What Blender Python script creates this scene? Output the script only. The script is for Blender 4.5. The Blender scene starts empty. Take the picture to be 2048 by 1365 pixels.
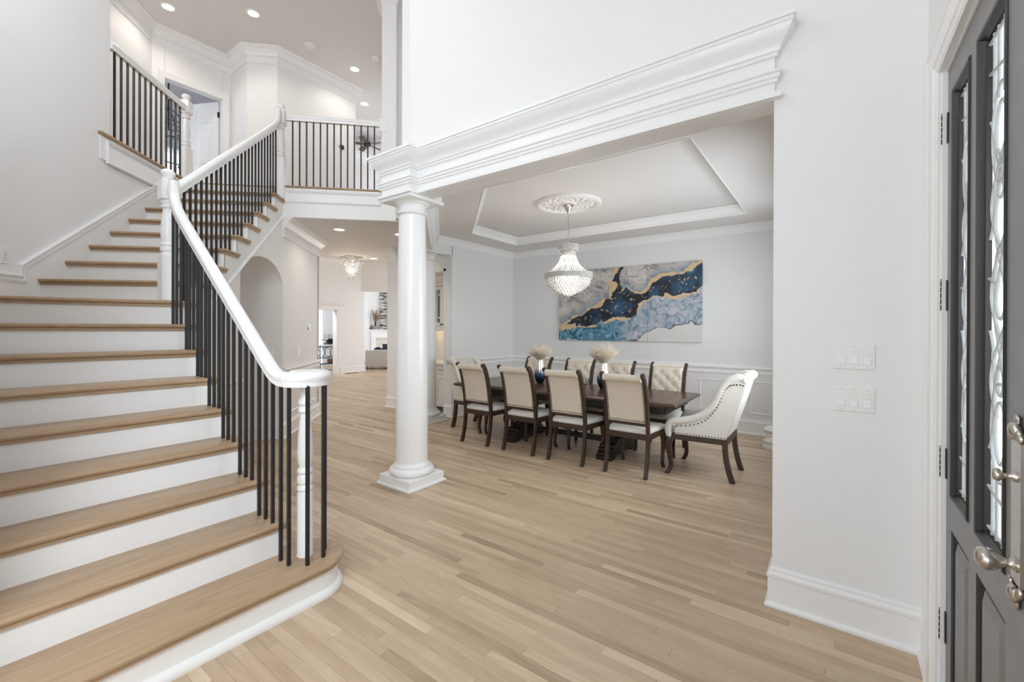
import bpy, bmesh, math, random
from mathutils import Vector, Matrix
R2 = math.sqrt(2)
PI = math.pi
random.seed(7)
SC = bpy.context.scene
COL = SC.collection

# ------------------------------------------------------------------ camera, world, exposure
H = 1.42
YAW, PITCH, ROLL, FPX = 0.635231, -0.0022558, 0.0028552, 871.6
fw = Vector((-math.sin(YAW)*math.cos(PITCH), math.cos(YAW)*math.cos(PITCH), math.sin(PITCH)))
rt0 = Vector((math.cos(YAW), math.sin(YAW), 0)); up0 = rt0.cross(fw)
rt = math.cos(ROLL)*rt0 + math.sin(ROLL)*up0
up = -math.sin(ROLL)*rt0 + math.cos(ROLL)*up0
cam = bpy.data.cameras.new('camera'); camo = bpy.data.objects.new('camera', cam); COL.objects.link(camo)
cam.sensor_width = 36; cam.lens = FPX/2048*36; cam.shift_y = (660.58-682.5)/2048
cam.clip_start = 0.05; cam.clip_end = 200
m = Matrix((rt, up, -fw)).transposed().to_4x4(); m.translation = (0, 0, H)
camo.matrix_world = m
SC.camera = camo

def project(x, y, z):
    q = Vector((x, y, z-H)); w = q.dot(fw)
    if w < .1: return None
    return 1024+FPX*q.dot(rt)/w, 660.58-FPX*q.dot(up)/w

SC.view_settings.view_transform = 'Standard'; SC.view_settings.look = 'None'
SC.view_settings.gamma = 1; SC.view_settings.use_curve_mapping = False
SC.view_settings.exposure = -0.04
wd = bpy.data.worlds.new('sky'); SC.world = wd; wd.use_nodes = True
bg = wd.node_tree.nodes['Background']
bg.inputs[0].default_value = (0.84, 0.91, 1.0, 1); bg.inputs[1].default_value = 2.2
try:
    SC.cycles.max_bounces = 8; SC.cycles.diffuse_bounces = 6; SC.cycles.glossy_bounces = 3
    SC.cycles.transmission_bounces = 6; SC.cycles.transparent_max_bounces = 12
    SC.cycles.sample_clamp_indirect = 4; SC.cycles.caustics_reflective = False; SC.cycles.caustics_refractive = False
    SC.cycles.use_denoising = True
except Exception:
    pass

def area(name, loc, aim, sx, sy, power, col=(1, 1, 1), spread=180):
    L = bpy.data.lights.new(name, 'AREA'); L.shape = 'RECTANGLE'; L.size = sx; L.size_y = sy
    L.energy = power; L.color = col; L.spread = math.radians(spread)
    o = bpy.data.objects.new(name, L); COL.objects.link(o); o.location = loc
    o.rotation_euler = (Vector(aim)-Vector(loc)).to_track_quat('-Z', 'Y').to_euler()
    return o
DAY = (0.86, 0.935, 1.0)
area('foyer_high_fill', (0.28, -.9, 3.1), (-4.5, .7, 1.5), 2.8, 1.2, 104, DAY, 110)  # added fill high by the door wall, which has no window there
area('foyer_low_fill', (-1.0, -2.8, 1.9), (-2.4, 2.5, 1.7), 2.2, 2.8, 60, DAY)  # added fill at the foyer's rear end, no opening behind it
area('dining_window_daylight', (-0.15, 4.7, 1.63), (-5, 4.9, 1.5), 2.3, 1.66, 55, DAY, 150)
area('family_room_fill', (-8.6, 10.2, 2.0), (-10.5, 5.0, 1.2), 3.0, 2.0, 26, (1, .97, .94))  # unseen area light added to brighten the hall and far wall
area('upper_room_daylight', (-10.3, 0.9, 4.6), (-8.6, 3.0, 4.6), 1.6, 1.8, 26, (0.62, 0.76, 1.0))
area('upper_hall_daylight', (-9.0, 8.6, 5.0), (-6.6, 3.0, 4.6), 2.0, 1.2, 12, (1.0, .97, .95))
def lamp(name, loc, power, col, size):
    L = bpy.data.lights.new(name, 'POINT'); L.energy = power; L.color = col; L.shadow_soft_size = size
    o = bpy.data.objects.new(name, L); COL.objects.link(o); o.location = loc; return o
area('fireplace_room_fill', (-12.0, 12.4, 2.3), (-15.2, 11.2, 1.2), 1.8, 1.6, 28, (1, .98, .96))  # added to lift the dark fireplace room, no window stands here
lamp('stair_fill', (-3.6, .6, 4.6), 50, (.95, .975, 1.0), .4)  # unseen point light added over the stairs, no fixture hangs here
lamp('balcony_hall_fill', (-5.7, -.3, 5.3), 40, (1.0, .97, .94), .2)  # added out of view to brighten the upper hall walls and ceiling
lamp('landing_fill', (-6.0, 5.6, 5.2), 4, (1.0, .97, .94), .2)  # weak fill added out of sight behind the pier
UPW, HLW = 20, 12          # recessed lights upstairs and in the hall

# ------------------------------------------------------------------ materials
MAT = {}
def new_mat(name):
    mt = bpy.data.materials.new(name); mt.use_nodes = True
    nt = mt.node_tree; b = nt.nodes['Principled BSDF']; MAT[name] = mt
    return mt, nt, b
def N(nt, typ, **kw):
    n = nt.nodes.new(typ)
    for k, v in kw.items():
        if k.startswith('i_'): n.inputs[int(k[2:])].default_value = v
        else: setattr(n, k, v)
    return n
def ramp(nt, stops, fac, interp='LINEAR'):
    r = N(nt, 'ShaderNodeValToRGB'); r.color_ramp.interpolation = interp
    e = r.color_ramp.elements
    while len(e) < len(stops): e.new(0.5)
    for i, (p, c) in enumerate(stops):
        e[i].position = p; e[i].color = (*c, 1) if len(c) == 3 else c
    nt.links.new(fac, r.inputs[0]); return r.outputs[0]
def math_n(nt, op, a, b=None, c=None, clamp=False):
    n = N(nt, 'ShaderNodeMath', operation=op); n.use_clamp = clamp
    for i, v in enumerate((a, b, c)):
        if v is None: continue
        if isinstance(v, (int, float)): n.inputs[i].default_value = v
        else: nt.links.new(v, n.inputs[i])
    return n.outputs[0]
def mixc(nt, fac, a, b, mode='MIX'):
    n = N(nt, 'ShaderNodeMix', data_type='RGBA', blend_type=mode)
    for i, v in ((0, fac), (6, a), (7, b)):
        if isinstance(v, (int, float)): n.inputs[i].default_value = v
        elif isinstance(v, tuple): n.inputs[i].default_value = (*v, 1) if len(v) == 3 else v
        else: nt.links.new(v, n.inputs[i])
    return n.outputs[2]
def plain(name, col, rough=.5, metal=0, noise=0, scale=8, bump=0, spec=None, coat=0):
    mt, nt, b = new_mat(name)
    b.inputs['Base Color'].default_value = (*col, 1); b.inputs['Roughness'].default_value = rough
    b.inputs['Metallic'].default_value = metal
    if spec is not None: b.inputs['Specular IOR Level'].default_value = spec
    if coat: b.inputs['Coat Weight'].default_value = coat; b.inputs['Coat Roughness'].default_value = .15
    if noise or bump:
        g = N(nt, 'ShaderNodeNewGeometry'); n = N(nt, 'ShaderNodeTexNoise'); n.inputs['Scale'].default_value = scale
        n.inputs['Detail'].default_value = 4
        nt.links.new(g.outputs['Position'], n.inputs['Vector'])
        if noise:
            c = ramp(nt, [(.25, tuple(max(0, v*(1-noise)) for v in col)), (.75, tuple(min(1, v*(1+noise)) for v in col))], n.outputs[0])
            nt.links.new(c, b.inputs['Base Color'])
        if bump:
            bp = N(nt, 'ShaderNodeBump'); bp.inputs['Strength'].default_value = bump; bp.inputs['Distance'].default_value = .004
            nt.links.new(n.outputs[0], bp.inputs['Height']); nt.links.new(bp.outputs[0], b.inputs['Normal'])
    return mt
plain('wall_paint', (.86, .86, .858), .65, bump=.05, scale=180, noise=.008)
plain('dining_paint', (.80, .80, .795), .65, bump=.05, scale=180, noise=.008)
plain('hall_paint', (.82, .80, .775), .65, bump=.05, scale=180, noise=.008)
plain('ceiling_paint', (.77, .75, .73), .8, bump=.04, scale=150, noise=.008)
plain('trim_paint', (.90, .90, .90), .28, noise=.006, scale=20)
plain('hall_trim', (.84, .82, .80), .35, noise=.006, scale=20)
plain('black_iron', (.016, .015, .015), .45, noise=.15, scale=60)
plain('walnut', (.045, .024, .015), .38, noise=.35, scale=30)
plain('ebony', (.018, .013, .011), .45, noise=.3, scale=30)
plain('nickel', (.56, .53, .49), .28, 1, noise=.08, scale=50)
plain('dark_bronze', (.05, .045, .04), .45, .7, noise=.2, scale=60)
plain('nailhead', (.075, .06, .05), .35, .8, noise=.2, scale=200)
plain('white_plastic', (.86, .86, .84), .35, noise=.01, scale=40)
plain('plaster', (.84, .82, .80), .6, noise=.02, scale=40)
plain('door_grey', (.20, .20, .195), .40, noise=.10, scale=12)
plain('door_black', (.018, .018, .018), .35, noise=.2, scale=30)
plain('came_lead', (.50, .51, .50), .5, .0, noise=.1, scale=60)
plain('stone', (.72, .70, .66), .3, noise=.10, scale=14)
plain('cabinet_paint', (.80, .76, .71), .4, noise=.01, scale=20)
plain('sofa_fabric', (.50, .47, .44), .9, noise=.05, scale=120, bump=.2)
plain('navy_fabric', (.012, .018, .045), .8, noise=.2, scale=60)
plain('matte_black', (.02, .02, .02), .8, noise=.3, scale=20)
plain('rust_wood', (.20, .08, .035), .5, noise=.5, scale=40)
plain('dry_stem', (.30, .21, .13), .8, noise=.3, scale=60)
plain('grey_iron', (.12, .14, .16), .45, .5, noise=.2, scale=50)
plain('vent_brown', (.10, .07, .05), .5, noise=.2, scale=60)
plain('steel', (.55, .56, .57), .25, 1, noise=.1, scale=50)
plain('pampas', (.95, .85, .73), .95, noise=.12, scale=25)

def emit(name, col, strength):
    mt, nt, b = new_mat(name)
    b.inputs['Base Color'].default_value = (*col, 1)
    b.inputs['Emission Color'].default_value = (*col, 1); b.inputs['Emission Strength'].default_value = strength
emit('lamp_glow', (1.0, .93, .82), 9)
emit('bulb_glow', (1.0, .90, .75), 14)

def linen(name, c0, c1):
    mt, nt, b = new_mat(name)
    g = N(nt, 'ShaderNodeTexCoord')
    vals = []
    for ax in ('X', 'Z', 'Y'):
        mp = N(nt, 'ShaderNodeMapping'); sc = {'X': (40, 420, 420), 'Z': (420, 420, 40), 'Y': (420, 40, 420)}[ax]
        mp.inputs['Scale'].default_value = sc
        nt.links.new(g.outputs['Object'], mp.inputs[0])
        n = N(nt, 'ShaderNodeTexNoise'); n.inputs['Scale'].default_value = 1; n.inputs['Detail'].default_value = 2
        nt.links.new(mp.outputs[0], n.inputs['Vector']); vals.append(n.outputs[0])
    s = math_n(nt, 'ADD', math_n(nt, 'ADD', vals[0], vals[1]), vals[2])
    s = math_n(nt, 'MULTIPLY', s, 1/3)
    c = ramp(nt, [(.40, c0), (.60, c1)], s)
    nt.links.new(c, b.inputs['Base Color']); b.inputs['Roughness'].default_value = .95
    b.inputs['Specular IOR Level'].default_value = .15
    b.inputs['Sheen Weight'].default_value = .15
    bp = N(nt, 'ShaderNodeBump'); bp.inputs['Strength'].default_value = .25; bp.inputs['Distance'].default_value = .002
    nt.links.new(s, bp.inputs['Height']); nt.links.new(bp.outputs[0], b.inputs['Normal'])
linen('linen', (.55, .485, .40), (.80, .73, .62))
linen('linen_light', (.62, .59, .54), (.80, .77, .72))

def oak(name, angle, use_tone, stops, rough=.36):
    """wood with the grain along direction `angle` in plan; the tone attribute varies it board by board"""
    mt, nt, b = new_mat(name)
    g = N(nt, 'ShaderNodeNewGeometry')
    rot = N(nt, 'ShaderNodeVectorRotate', rotation_type='Z_AXIS'); rot.inputs['Angle'].default_value = -angle
    nt.links.new(g.outputs['Position'], rot.inputs['Vector'])
    at = N(nt, 'ShaderNodeAttribute', attribute_name='tone')
    tone = at.outputs['Fac']
    off = N(nt, 'ShaderNodeCombineXYZ')
    nt.links.new(math_n(nt, 'MULTIPLY', tone, 37.3), off.inputs[0]); nt.links.new(math_n(nt, 'MULTIPLY', tone, 91.7), off.inputs[1])
    ad = N(nt, 'ShaderNodeVectorMath', operation='ADD')
    nt.links.new(rot.outputs[0], ad.inputs[0]); nt.links.new(off.outputs[0], ad.inputs[1])
    def nz(scale, detail, dist, sc=1):
        mp = N(nt, 'ShaderNodeMapping'); mp.inputs['Scale'].default_value = scale
        nt.links.new(ad.outputs[0], mp.inputs[0])
        n = N(nt, 'ShaderNodeTexNoise'); n.inputs['Scale'].default_value = sc; n.inputs['Detail'].default_value = detail
        n.inputs['Distortion'].default_value = dist
        nt.links.new(mp.outputs[0], n.inputs['Vector']); return n.outputs[0]
    broad = nz((1.1, 9, 9), 3, .6)
    fine = nz((5, 190, 190), 3, .3)
    rings = math_n(nt, 'FRACT', math_n(nt, 'MULTIPLY', nz((.9, 7, 7), 1.5, .4), 9))
    rings = math_n(nt, 'ABSOLUTE', math_n(nt, 'SUBTRACT', rings, .5))
    v = math_n(nt, 'ADD', math_n(nt, 'MULTIPLY', tone, .58 if use_tone else .12), math_n(nt, 'MULTIPLY', broad, .34))
    v = math_n(nt, 'ADD', v, math_n(nt, 'MULTIPLY', rings, .20))
    v = math_n(nt, 'ADD', v, math_n(nt, 'MULTIPLY', fine, .22))
    c = ramp(nt, stops, v)
    nt.links.new(c, b.inputs['Base Color'])
    rr = ramp(nt, [(.3, (rough+.08,)*3), (.7, (rough-.05,)*3)], fine)
    nt.links.new(rr, b.inputs['Roughness'])
    bp = N(nt, 'ShaderNodeBump'); bp.inputs['Strength'].default_value = .12; bp.inputs['Distance'].default_value = .001
    nt.links.new(fine, bp.inputs['Height']); nt.links.new(bp.outputs[0], b.inputs['Normal'])
    return mt
OAKF = [(.20, (.29, .195, .12)), (.48, (.49, .355, .235)), (.72, (.61, .465, .32)), (1.0, (.78, .63, .46))]
OAKT = [(.10, (.25, .155, .09)), (.40, (.42, .29, .18)), (.62, (.52, .375, .25)), (.9, (.62, .475, .335))]
oak('oak_floor', 0, True, OAKF)
oak('oak_tread', PI/2, False, OAKT)
oak('oak_tread_turned', PI/4, False, OAKT)
oak('oak_balcony', 3*PI/4, False, OAKT)
oak('table_walnut', 0, False, [(.1, (.03, .014, .008)), (.45, (.075, .036, .02)), (.7, (.14, .068, .038)), (1, (.20, .10, .055))], .24)

def crystal():
    mt, nt, b = new_mat('crystal')
    b.inputs['Base Color'].default_value = (.97, .95, .92, 1); b.inputs['Roughness'].default_value = .06
    b.inputs['Transmission Weight'].default_value = .35; b.inputs['IOR'].default_value = 1.5
    b.inputs['Subsurface Weight'].default_value = 0
crystal()
def glass(name, col=(.95, .97, 1), rough=0.0, ior=1.45):
    mt, nt, b = new_mat(name)
    b.inputs['Base Color'].default_value = (*col, 1); b.inputs['Roughness'].default_value = rough
    b.inputs['Transmission Weight'].default_value = 1; b.inputs['IOR'].default_value = ior
mt, nt, b = new_mat('frosted_glass')
tr = N(nt, 'ShaderNodeBsdfTranslucent'); tr.inputs[0].default_value = (.95, .97, .97, 1)
mx = N(nt, 'ShaderNodeMixShader'); mx.inputs[0].default_value = .12
nt.links.new(tr.outputs[0], mx.inputs[1]); nt.links.new(b.outputs[0], mx.inputs[2]); nt.links.new(mx.outputs[0], nt.nodes['Material Output'].inputs[0])
b.inputs['Roughness'].default_value = .2
glass('clear_glass', (.96, .98, 1), .02, 1.1)
mt, nt, b = new_mat('dark_glass')
b.inputs['Base Color'].default_value = (.035, .022, .014, 1); b.inputs['Roughness'].default_value = .08

def vase_glaze(name, z0, h):
    mt, nt, b = new_mat(name)
    g = N(nt, 'ShaderNodeNewGeometry'); sp = N(nt, 'ShaderNodeSeparateXYZ'); nt.links.new(g.outputs['Position'], sp.inputs[0])
    n = N(nt, 'ShaderNodeTexNoise'); n.inputs['Scale'].default_value = 60; n.inputs['Detail'].default_value = 5
    nt.links.new(g.outputs['Position'], n.inputs['Vector'])
    t = math_n(nt, 'DIVIDE', math_n(nt, 'SUBTRACT', sp.outputs[2], z0), h)
    t = math_n(nt, 'ADD', t, math_n(nt, 'MULTIPLY', math_n(nt, 'SUBTRACT', n.outputs[0], .5), .5))
    c = ramp(nt, [(.08, (.010, .012, .020)), (.34, (.035, .055, .12)), (.52, (.16, .20, .28)), (.60, (.62, .58, .50)), (.85, (.78, .74, .66))], t)
    nt.links.new(c, b.inputs['Base Color']); b.inputs['Roughness'].default_value = .22; b.inputs['Metallic'].default_value = .45
    bp = N(nt, 'ShaderNodeBump'); bp.inputs['Strength'].default_value = .35; bp.inputs['Distance'].default_value = .003
    nt.links.new(n.outputs[0], bp.inputs['Height']); nt.links.new(bp.outputs[0], b.inputs['Normal'])
vase_glaze('vase_glaze', .70, .31)

def curve_n(nt, x, pts):
    n = N(nt, 'ShaderNodeFloatCurve'); c = n.mapping.curves[0]
    n.mapping.use_clip = True
    while len(c.points) < len(pts): c.points.new(.5, .5)
    for i, (a, bb) in enumerate(pts):
        c.points[i].location = (a, bb)
    n.mapping.update(); nt.links.new(x, n.inputs[1]); return n.outputs[0]

def art_material(X0, W, Z0, HH):
    """alcohol-ink painting that runs over the three canvases"""
    mt, nt, b = new_mat('ink_painting')
    g = N(nt, 'ShaderNodeNewGeometry'); sp = N(nt, 'ShaderNodeSeparateXYZ'); nt.links.new(g.outputs['Position'], sp.inputs[0])
    s0 = math_n(nt, 'DIVIDE', math_n(nt, 'SUBTRACT', sp.outputs[0], X0), W)
    t0 = math_n(nt, 'DIVIDE', math_n(nt, 'SUBTRACT', sp.outputs[2], Z0), HH)
    def nz(scale, detail=4, dist=0., off=0.):
        mp = N(nt, 'ShaderNodeMapping'); mp.inputs['Location'].default_value = (off, 0, off*.7)
        nt.links.new(g.outputs['Position'], mp.inputs[0])
        n = N(nt, 'ShaderNodeTexNoise'); n.inputs['Scale'].default_value = scale; n.inputs['Detail'].default_value = detail
        n.inputs['Distortion'].default_value = dist; nt.links.new(mp.outputs[0], n.inputs['Vector']); return n.outputs[0]
    def sym(v, k): return math_n(nt, 'MULTIPLY', math_n(nt, 'SUBTRACT', v, .5), k)
    s = math_n(nt, 'ADD', s0, sym(nz(3.2, 5, .6), .13)); t = math_n(nt, 'ADD', t0, sym(nz(3.4, 6, .7, 5.), .22))
    s = math_n(nt, 'MINIMUM', math_n(nt, 'MAXIMUM', s, 0.), 1.)
    Lc = curve_n(nt, s, [(0, .20), (.21, .20), (.333, .23), (.41, .30), (.53, .305), (.58, .42), (.66, .54), (.785, .59), (.91, .585), (1, .70)])
    Uc = curve_n(nt, s, [(0, .22), (.08, .28), (.21, .40), (.333, .50), (.40, .60), (.45, .66), (.51, .69), (.60, .63), (.67, .67), (.73, .81), (.85, .84), (.94, .93), (1, 1)])
    Wc = curve_n(nt, s, [(0, 0), (.54, 0), (.60, .03), (.667, .10), (.79, .20), (1, .23)])
    wisps = nz(2.2, 5, 2.2, 2.); wv = math_n(nt, 'ABSOLUTE', sym(nz(1.8, 3, 3.0, 9.), 2))
    veins = math_n(nt, 'LESS_THAN', wv, .028)
    veins = math_n(nt, 'MULTIPLY', veins, .55)
    fold = nz(5.5, 4, 2.6, 13.)
    up_c = ramp(nt, [(.28, (.20, .21, .24)), (.40, (.42, .40, .40)), (.52, (.58, .54, .51)), (.75, (.70, .66, .62))], wisps)
    up_c = mixc(nt, veins, up_c, (.10, .11, .14))
    band = ramp(nt, [(.30, (.004, .006, .012)), (.46, (.008, .018, .04)), (.60, (.02, .07, .135)), (.78, (.045, .17, .27))], nz(3.6, 3, .8, 21.))
    fl = nz(20, 4, .6, 3.)
    flakes = math_n(nt, 'GREATER_THAN', fl, .635)
    band = mixc(nt, flakes, band, (.60, .45, .24))
    teal = ramp(nt, [(.28, (.010, .05, .10)), (.42, (.03, .15, .25)), (.56, (.13, .30, .41)), (.72, (.42, .52, .58))], fold)
    lav = ramp(nt, [(.3, (.10, .26, .38)), (.44, (.36, .42, .50)), (.6, (.52, .53, .58)), (.8, (.60, .59, .62))], fold)
    lav = mixc(nt, veins, lav, (.08, .10, .16))
    low = mixc(nt, ramp(nt, [(.44, (0, 0, 0)), (.58, (1, 1, 1))], s), teal, lav)
    white = ramp(nt, [(.3, (.66, .64, .61)), (.7, (.72, .71, .69))], nz(4, 3))
    def gt(a, bb): return math_n(nt, 'GREATER_THAN', a, bb)
    c = mixc(nt, gt(t, Lc), low, band)
    c = mixc(nt, gt(t, Uc), c, up_c)
    # the blue haze lying just over the dark stream
    hz = math_n(nt, 'SUBTRACT', t, Uc)
    hazef = ramp(nt, [(.0, (0, 0, 0)), (.02, (.7, .7, .7)), (.15, (0, 0, 0))], hz)
    c = mixc(nt, hazef, c, mixc(nt, .5, teal, (.16, .22, .30)))
    c = mixc(nt, math_n(nt, 'LESS_THAN', t, Wc), c, white)
    edge_w = math_n(nt, 'LESS_THAN', math_n(nt, 'ABSOLUTE', math_n(nt, 'SUBTRACT', t, Wc)), .006)
    edge_w = math_n(nt, 'MULTIPLY', edge_w, gt(s, .55))
    c = mixc(nt, edge_w, c, (.09, .09, .12))
    wid = math_n(nt, 'MULTIPLY', math_n(nt, 'SUBTRACT', nz(5, 3, .5, 31.), .36), .17)
    gu = math_n(nt, 'LESS_THAN', math_n(nt, 'ABSOLUTE', math_n(nt, 'SUBTRACT', t, Uc)), wid)
    gl = math_n(nt, 'LESS_THAN', math_n(nt, 'ABSOLUTE', math_n(nt, 'SUBTRACT', t, Lc)), math_n(nt, 'MULTIPLY', wid, .8))
    c = mixc(nt, math_n(nt, 'MAXIMUM', gu, gl), c, (.68, .50, .29))
    # gold ridge with a dark lee climbing to the top edge in the middle canvas
    rc_ = curve_n(nt, math_n(nt, 'MINIMUM', math_n(nt, 'MAXIMUM', t, 0.), 1.), [(0, .30), (.48, .333), (.64, .405), (.80, .425), (.93, .44), (1, .475)])
    ds = math_n(nt, 'SUBTRACT', s, rc_); hi = gt(t, .52)
    lee = math_n(nt, 'MULTIPLY', math_n(nt, 'MULTIPLY', gt(ds, .004), math_n(nt, 'LESS_THAN', ds, math_n(nt, 'MULTIPLY', nz(4, 3, .5, 41.), .085))), hi)
    c = mixc(nt, lee, c, mixc(nt, flakes, (.012, .018, .03), (.60, .45, .24)))
    gr = math_n(nt, 'MULTIPLY', math_n(nt, 'LESS_THAN', math_n(nt, 'ABSOLUTE', ds), math_n(nt, 'MULTIPLY', wid, .55)), hi)
    c = mixc(nt, gr, c, (.68, .50, .29))
    nt.links.new(c, b.inputs['Base Color']); b.inputs['Roughness'].default_value = .45
art_material(-3.88, 2.36, 1.235, 1.185)

mt, nt, b = new_mat('grey_abstract')
g = N(nt, 'ShaderNodeNewGeometry'); mp = N(nt, 'ShaderNodeMapping'); mp.inputs['Scale'].default_value = (3, 3, 13)
nt.links.new(g.outputs['Position'], mp.inputs[0])
n = N(nt, 'ShaderNodeTexNoise'); n.inputs['Scale'].default_value = 1.4; n.inputs['Detail'].default_value = 7; nt.links.new(mp.outputs[0], n.inputs['Vector'])
nt.links.new(ramp(nt, [(.38, (.03, .03, .035)), (.47, (.20, .19, .19)), (.55, (.48, .46, .44)), (.7, (.66, .63, .60))], n.outputs[0]), b.inputs['Base Color'])
b.inputs['Roughness'].default_value = .7

# ------------------------------------------------------------------ mesh helpers
class MB:
    def __init__(s): s.v = []; s.f = []; s.t = []; s.tone = .5
    def add(s, vs, fs, T=None):
        k = len(s.v)
        for p in vs:
            p = T(p) if T else p
            s.v.append(tuple(p)); s.t.append(s.tone)
        for f in fs: s.f.append(tuple(i+k for i in f))
        return s
    def box(s, x0, x1, y0, y1, z0, z1, T=None):
        vs = [(x0,y0,z0),(x1,y0,z0),(x1,y1,z0),(x0,y1,z0),(x0,y0,z1),(x1,y0,z1),(x1,y1,z1),(x0,y1,z1)]
        return s.add(vs, [(0,3,2,1),(4,5,6,7),(0,1,5,4),(1,2,6,5),(2,3,7,6),(3,0,4,7)], T)
    def bbox(s, x0, x1, y0, y1, z0, z1, b=.004, T=None):
        """box with chamfered top and bottom edges"""
        return s.rings([[(x0+i,y0+i,z),(x1-i,y0+i,z),(x1-i,y1-i,z),(x0+i,y1-i,z)] for i, z in ((b,z0),(0,z0+b),(0,z1-b),(b,z1))], T=T)
    def rings(s, rs, T=None, closed=True, cap=True, loop=False):
        n = len(rs[0]); vs = [p for r in rs for p in r]; fs = []
        m = len(rs)
        for i in range(m if loop else m-1):
            a = i*n; b = ((i+1) % m)*n
            for j in range(n if closed else n-1):
                k = (j+1) % n; fs.append((a+j, a+k, b+k, b+j))
        if cap and not loop:
            fs.append(tuple(range(n-1, -1, -1))); fs.append(tuple((m-1)*n+j for j in range(n)))
        return s.add(vs, fs, T)
    def prism(s, poly, z0, z1, T=None):
        return s.rings([[(x,y,z0) for x,y in poly], [(x,y,z1) for x,y in poly]], T)
    def lathe(s, prof, c=(0,0,0), n=24, T=None, sc=(1,1), cap=True):
        rs = [[(c[0]+r*sc[0]*math.cos(2*PI*j/n), c[1]+r*sc[1]*math.sin(2*PI*j/n), c[2]+z) for j in range(n)] for r, z in prof]
        return s.rings(rs, T, cap=cap)
    def tube(s, path, r, n=8, loop=False, T=None, up=(0,0,1)):
        path = [Vector(p) for p in path]; m = len(path); rs = []
        for i, p in enumerate(path):
            if loop: d = path[(i+1) % m]-path[i-1]
            else: d = path[min(i+1,m-1)]-path[max(i-1,0)]
            d.normalize(); u = Vector(up)
            if abs(d.dot(u)) > .95: u = Vector((1,0,0)) if abs(d.x) < .9 else Vector((0,1,0))
            a = d.cross(u).normalized(); b = a.cross(d); rr = r[i] if isinstance(r, (list, tuple)) else r
            rs.append([tuple(p+rr*(math.cos(2*PI*j/n)*a+math.sin(2*PI*j/n)*b)) for j in range(n)])
        return s.rings(rs, T, loop=loop)
    def sweep(s, path, prof, T=None, side=None):
        """closed profile (x across, y up) along a 3D path; side fixes the across direction"""
        path = [Vector(p) for p in path]; m = len(path); rs = []
        for i, p in enumerate(path):
            d = (path[min(i+1,m-1)]-path[max(i-1,0)]).normalized()
            a = Vector(side) if side else None
            if a is None:
                a = d.cross(Vector((0,0,1)))
                a = a.normalized() if a.length > .05 else la
            la = a
            b = a.cross(d).normalized()
            rs.append([tuple(p+x*a+y*b) for x, y in prof])
        return s.rings(rs, T)
    def mold(s, path, prof, closed=False, T=None):
        """moulding: prof [(out, z)] swept along a plan polyline, out is to the left of the path, mitred"""
        m = len(path); P = [Vector((p[0],p[1])) for p in path]; rs = []
        for i in range(m):
            ns = []
            for a, b in ((i-1, i), (i, i+1)):
                if not closed and (a < 0 or b >= m): continue
                d = P[b % m]-P[a % m]; d.normalize(); ns.append(Vector((-d.y, d.x)))
            n = sum(ns, Vector((0,0)))
            if len(ns) == 2: n = n/(1+ns[0].dot(ns[1]))
            rs.append([(P[i].x+o*n.x, P[i].y+o*n.y, z) for o, z in prof])
        return s.rings(rs, T, loop=closed)
    def ball(s, c, r, n=8, m=5, T=None, sc=(1,1,1)):
        vs = [(c[0],c[1],c[2]-r*sc[2])]
        for i in range(1, m):
            a = -PI/2+PI*i/m
            vs += [(c[0]+r*sc[0]*math.cos(a)*math.cos(2*PI*j/n), c[1]+r*sc[1]*math.cos(a)*math.sin(2*PI*j/n), c[2]+r*sc[2]*math.sin(a)) for j in range(n)]
        vs.append((c[0],c[1],c[2]+r*sc[2])); L = len(vs)-1; fs = []
        for j in range(n):
            k = (j+1) % n
            fs.append((0, 1+k, 1+j)); fs.append((L, L-n+j, L-n+k))
            for i in range(m-2): a = 1+i*n; fs.append((a+j, a+k, a+n+k, a+n+j))
        return s.add(vs, fs, T)
    def octa(s, c, r, T=None):
        x, y, z = c
        return s.add([(x+r,y,z),(x,y+r,z),(x-r,y,z),(x,y-r,z),(x,y,z+r),(x,y,z-r)],
                     [(0,1,4),(1,2,4),(2,3,4),(3,0,4),(1,0,5),(2,1,5),(3,2,5),(0,3,5)], T)
    def build(s, name, mat, parent=None, smooth=35, kind=None, label=None):
        me = bpy.data.meshes.new(name); me.from_pydata(s.v, [], s.f)
        me.materials.append(MAT[mat])
        at = me.attributes.new('tone', 'FLOAT', 'POINT'); at.data.foreach_set('value', s.t)
        me.validate()
        bm = bmesh.new(); bm.from_mesh(me); bmesh.ops.recalc_face_normals(bm, faces=bm.faces); bm.to_mesh(me); bm.free()
        if smooth:
            me.polygons.foreach_set('use_smooth', [True]*len(me.polygons)); me.set_sharp_from_angle(angle=math.radians(smooth))
        me.update()
        o = bpy.data.objects.new(name, me); COL.objects.link(o)
        if parent: o.parent = parent
        if kind: o['kind'] = kind
        if label: o['label'] = label
        return o

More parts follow.
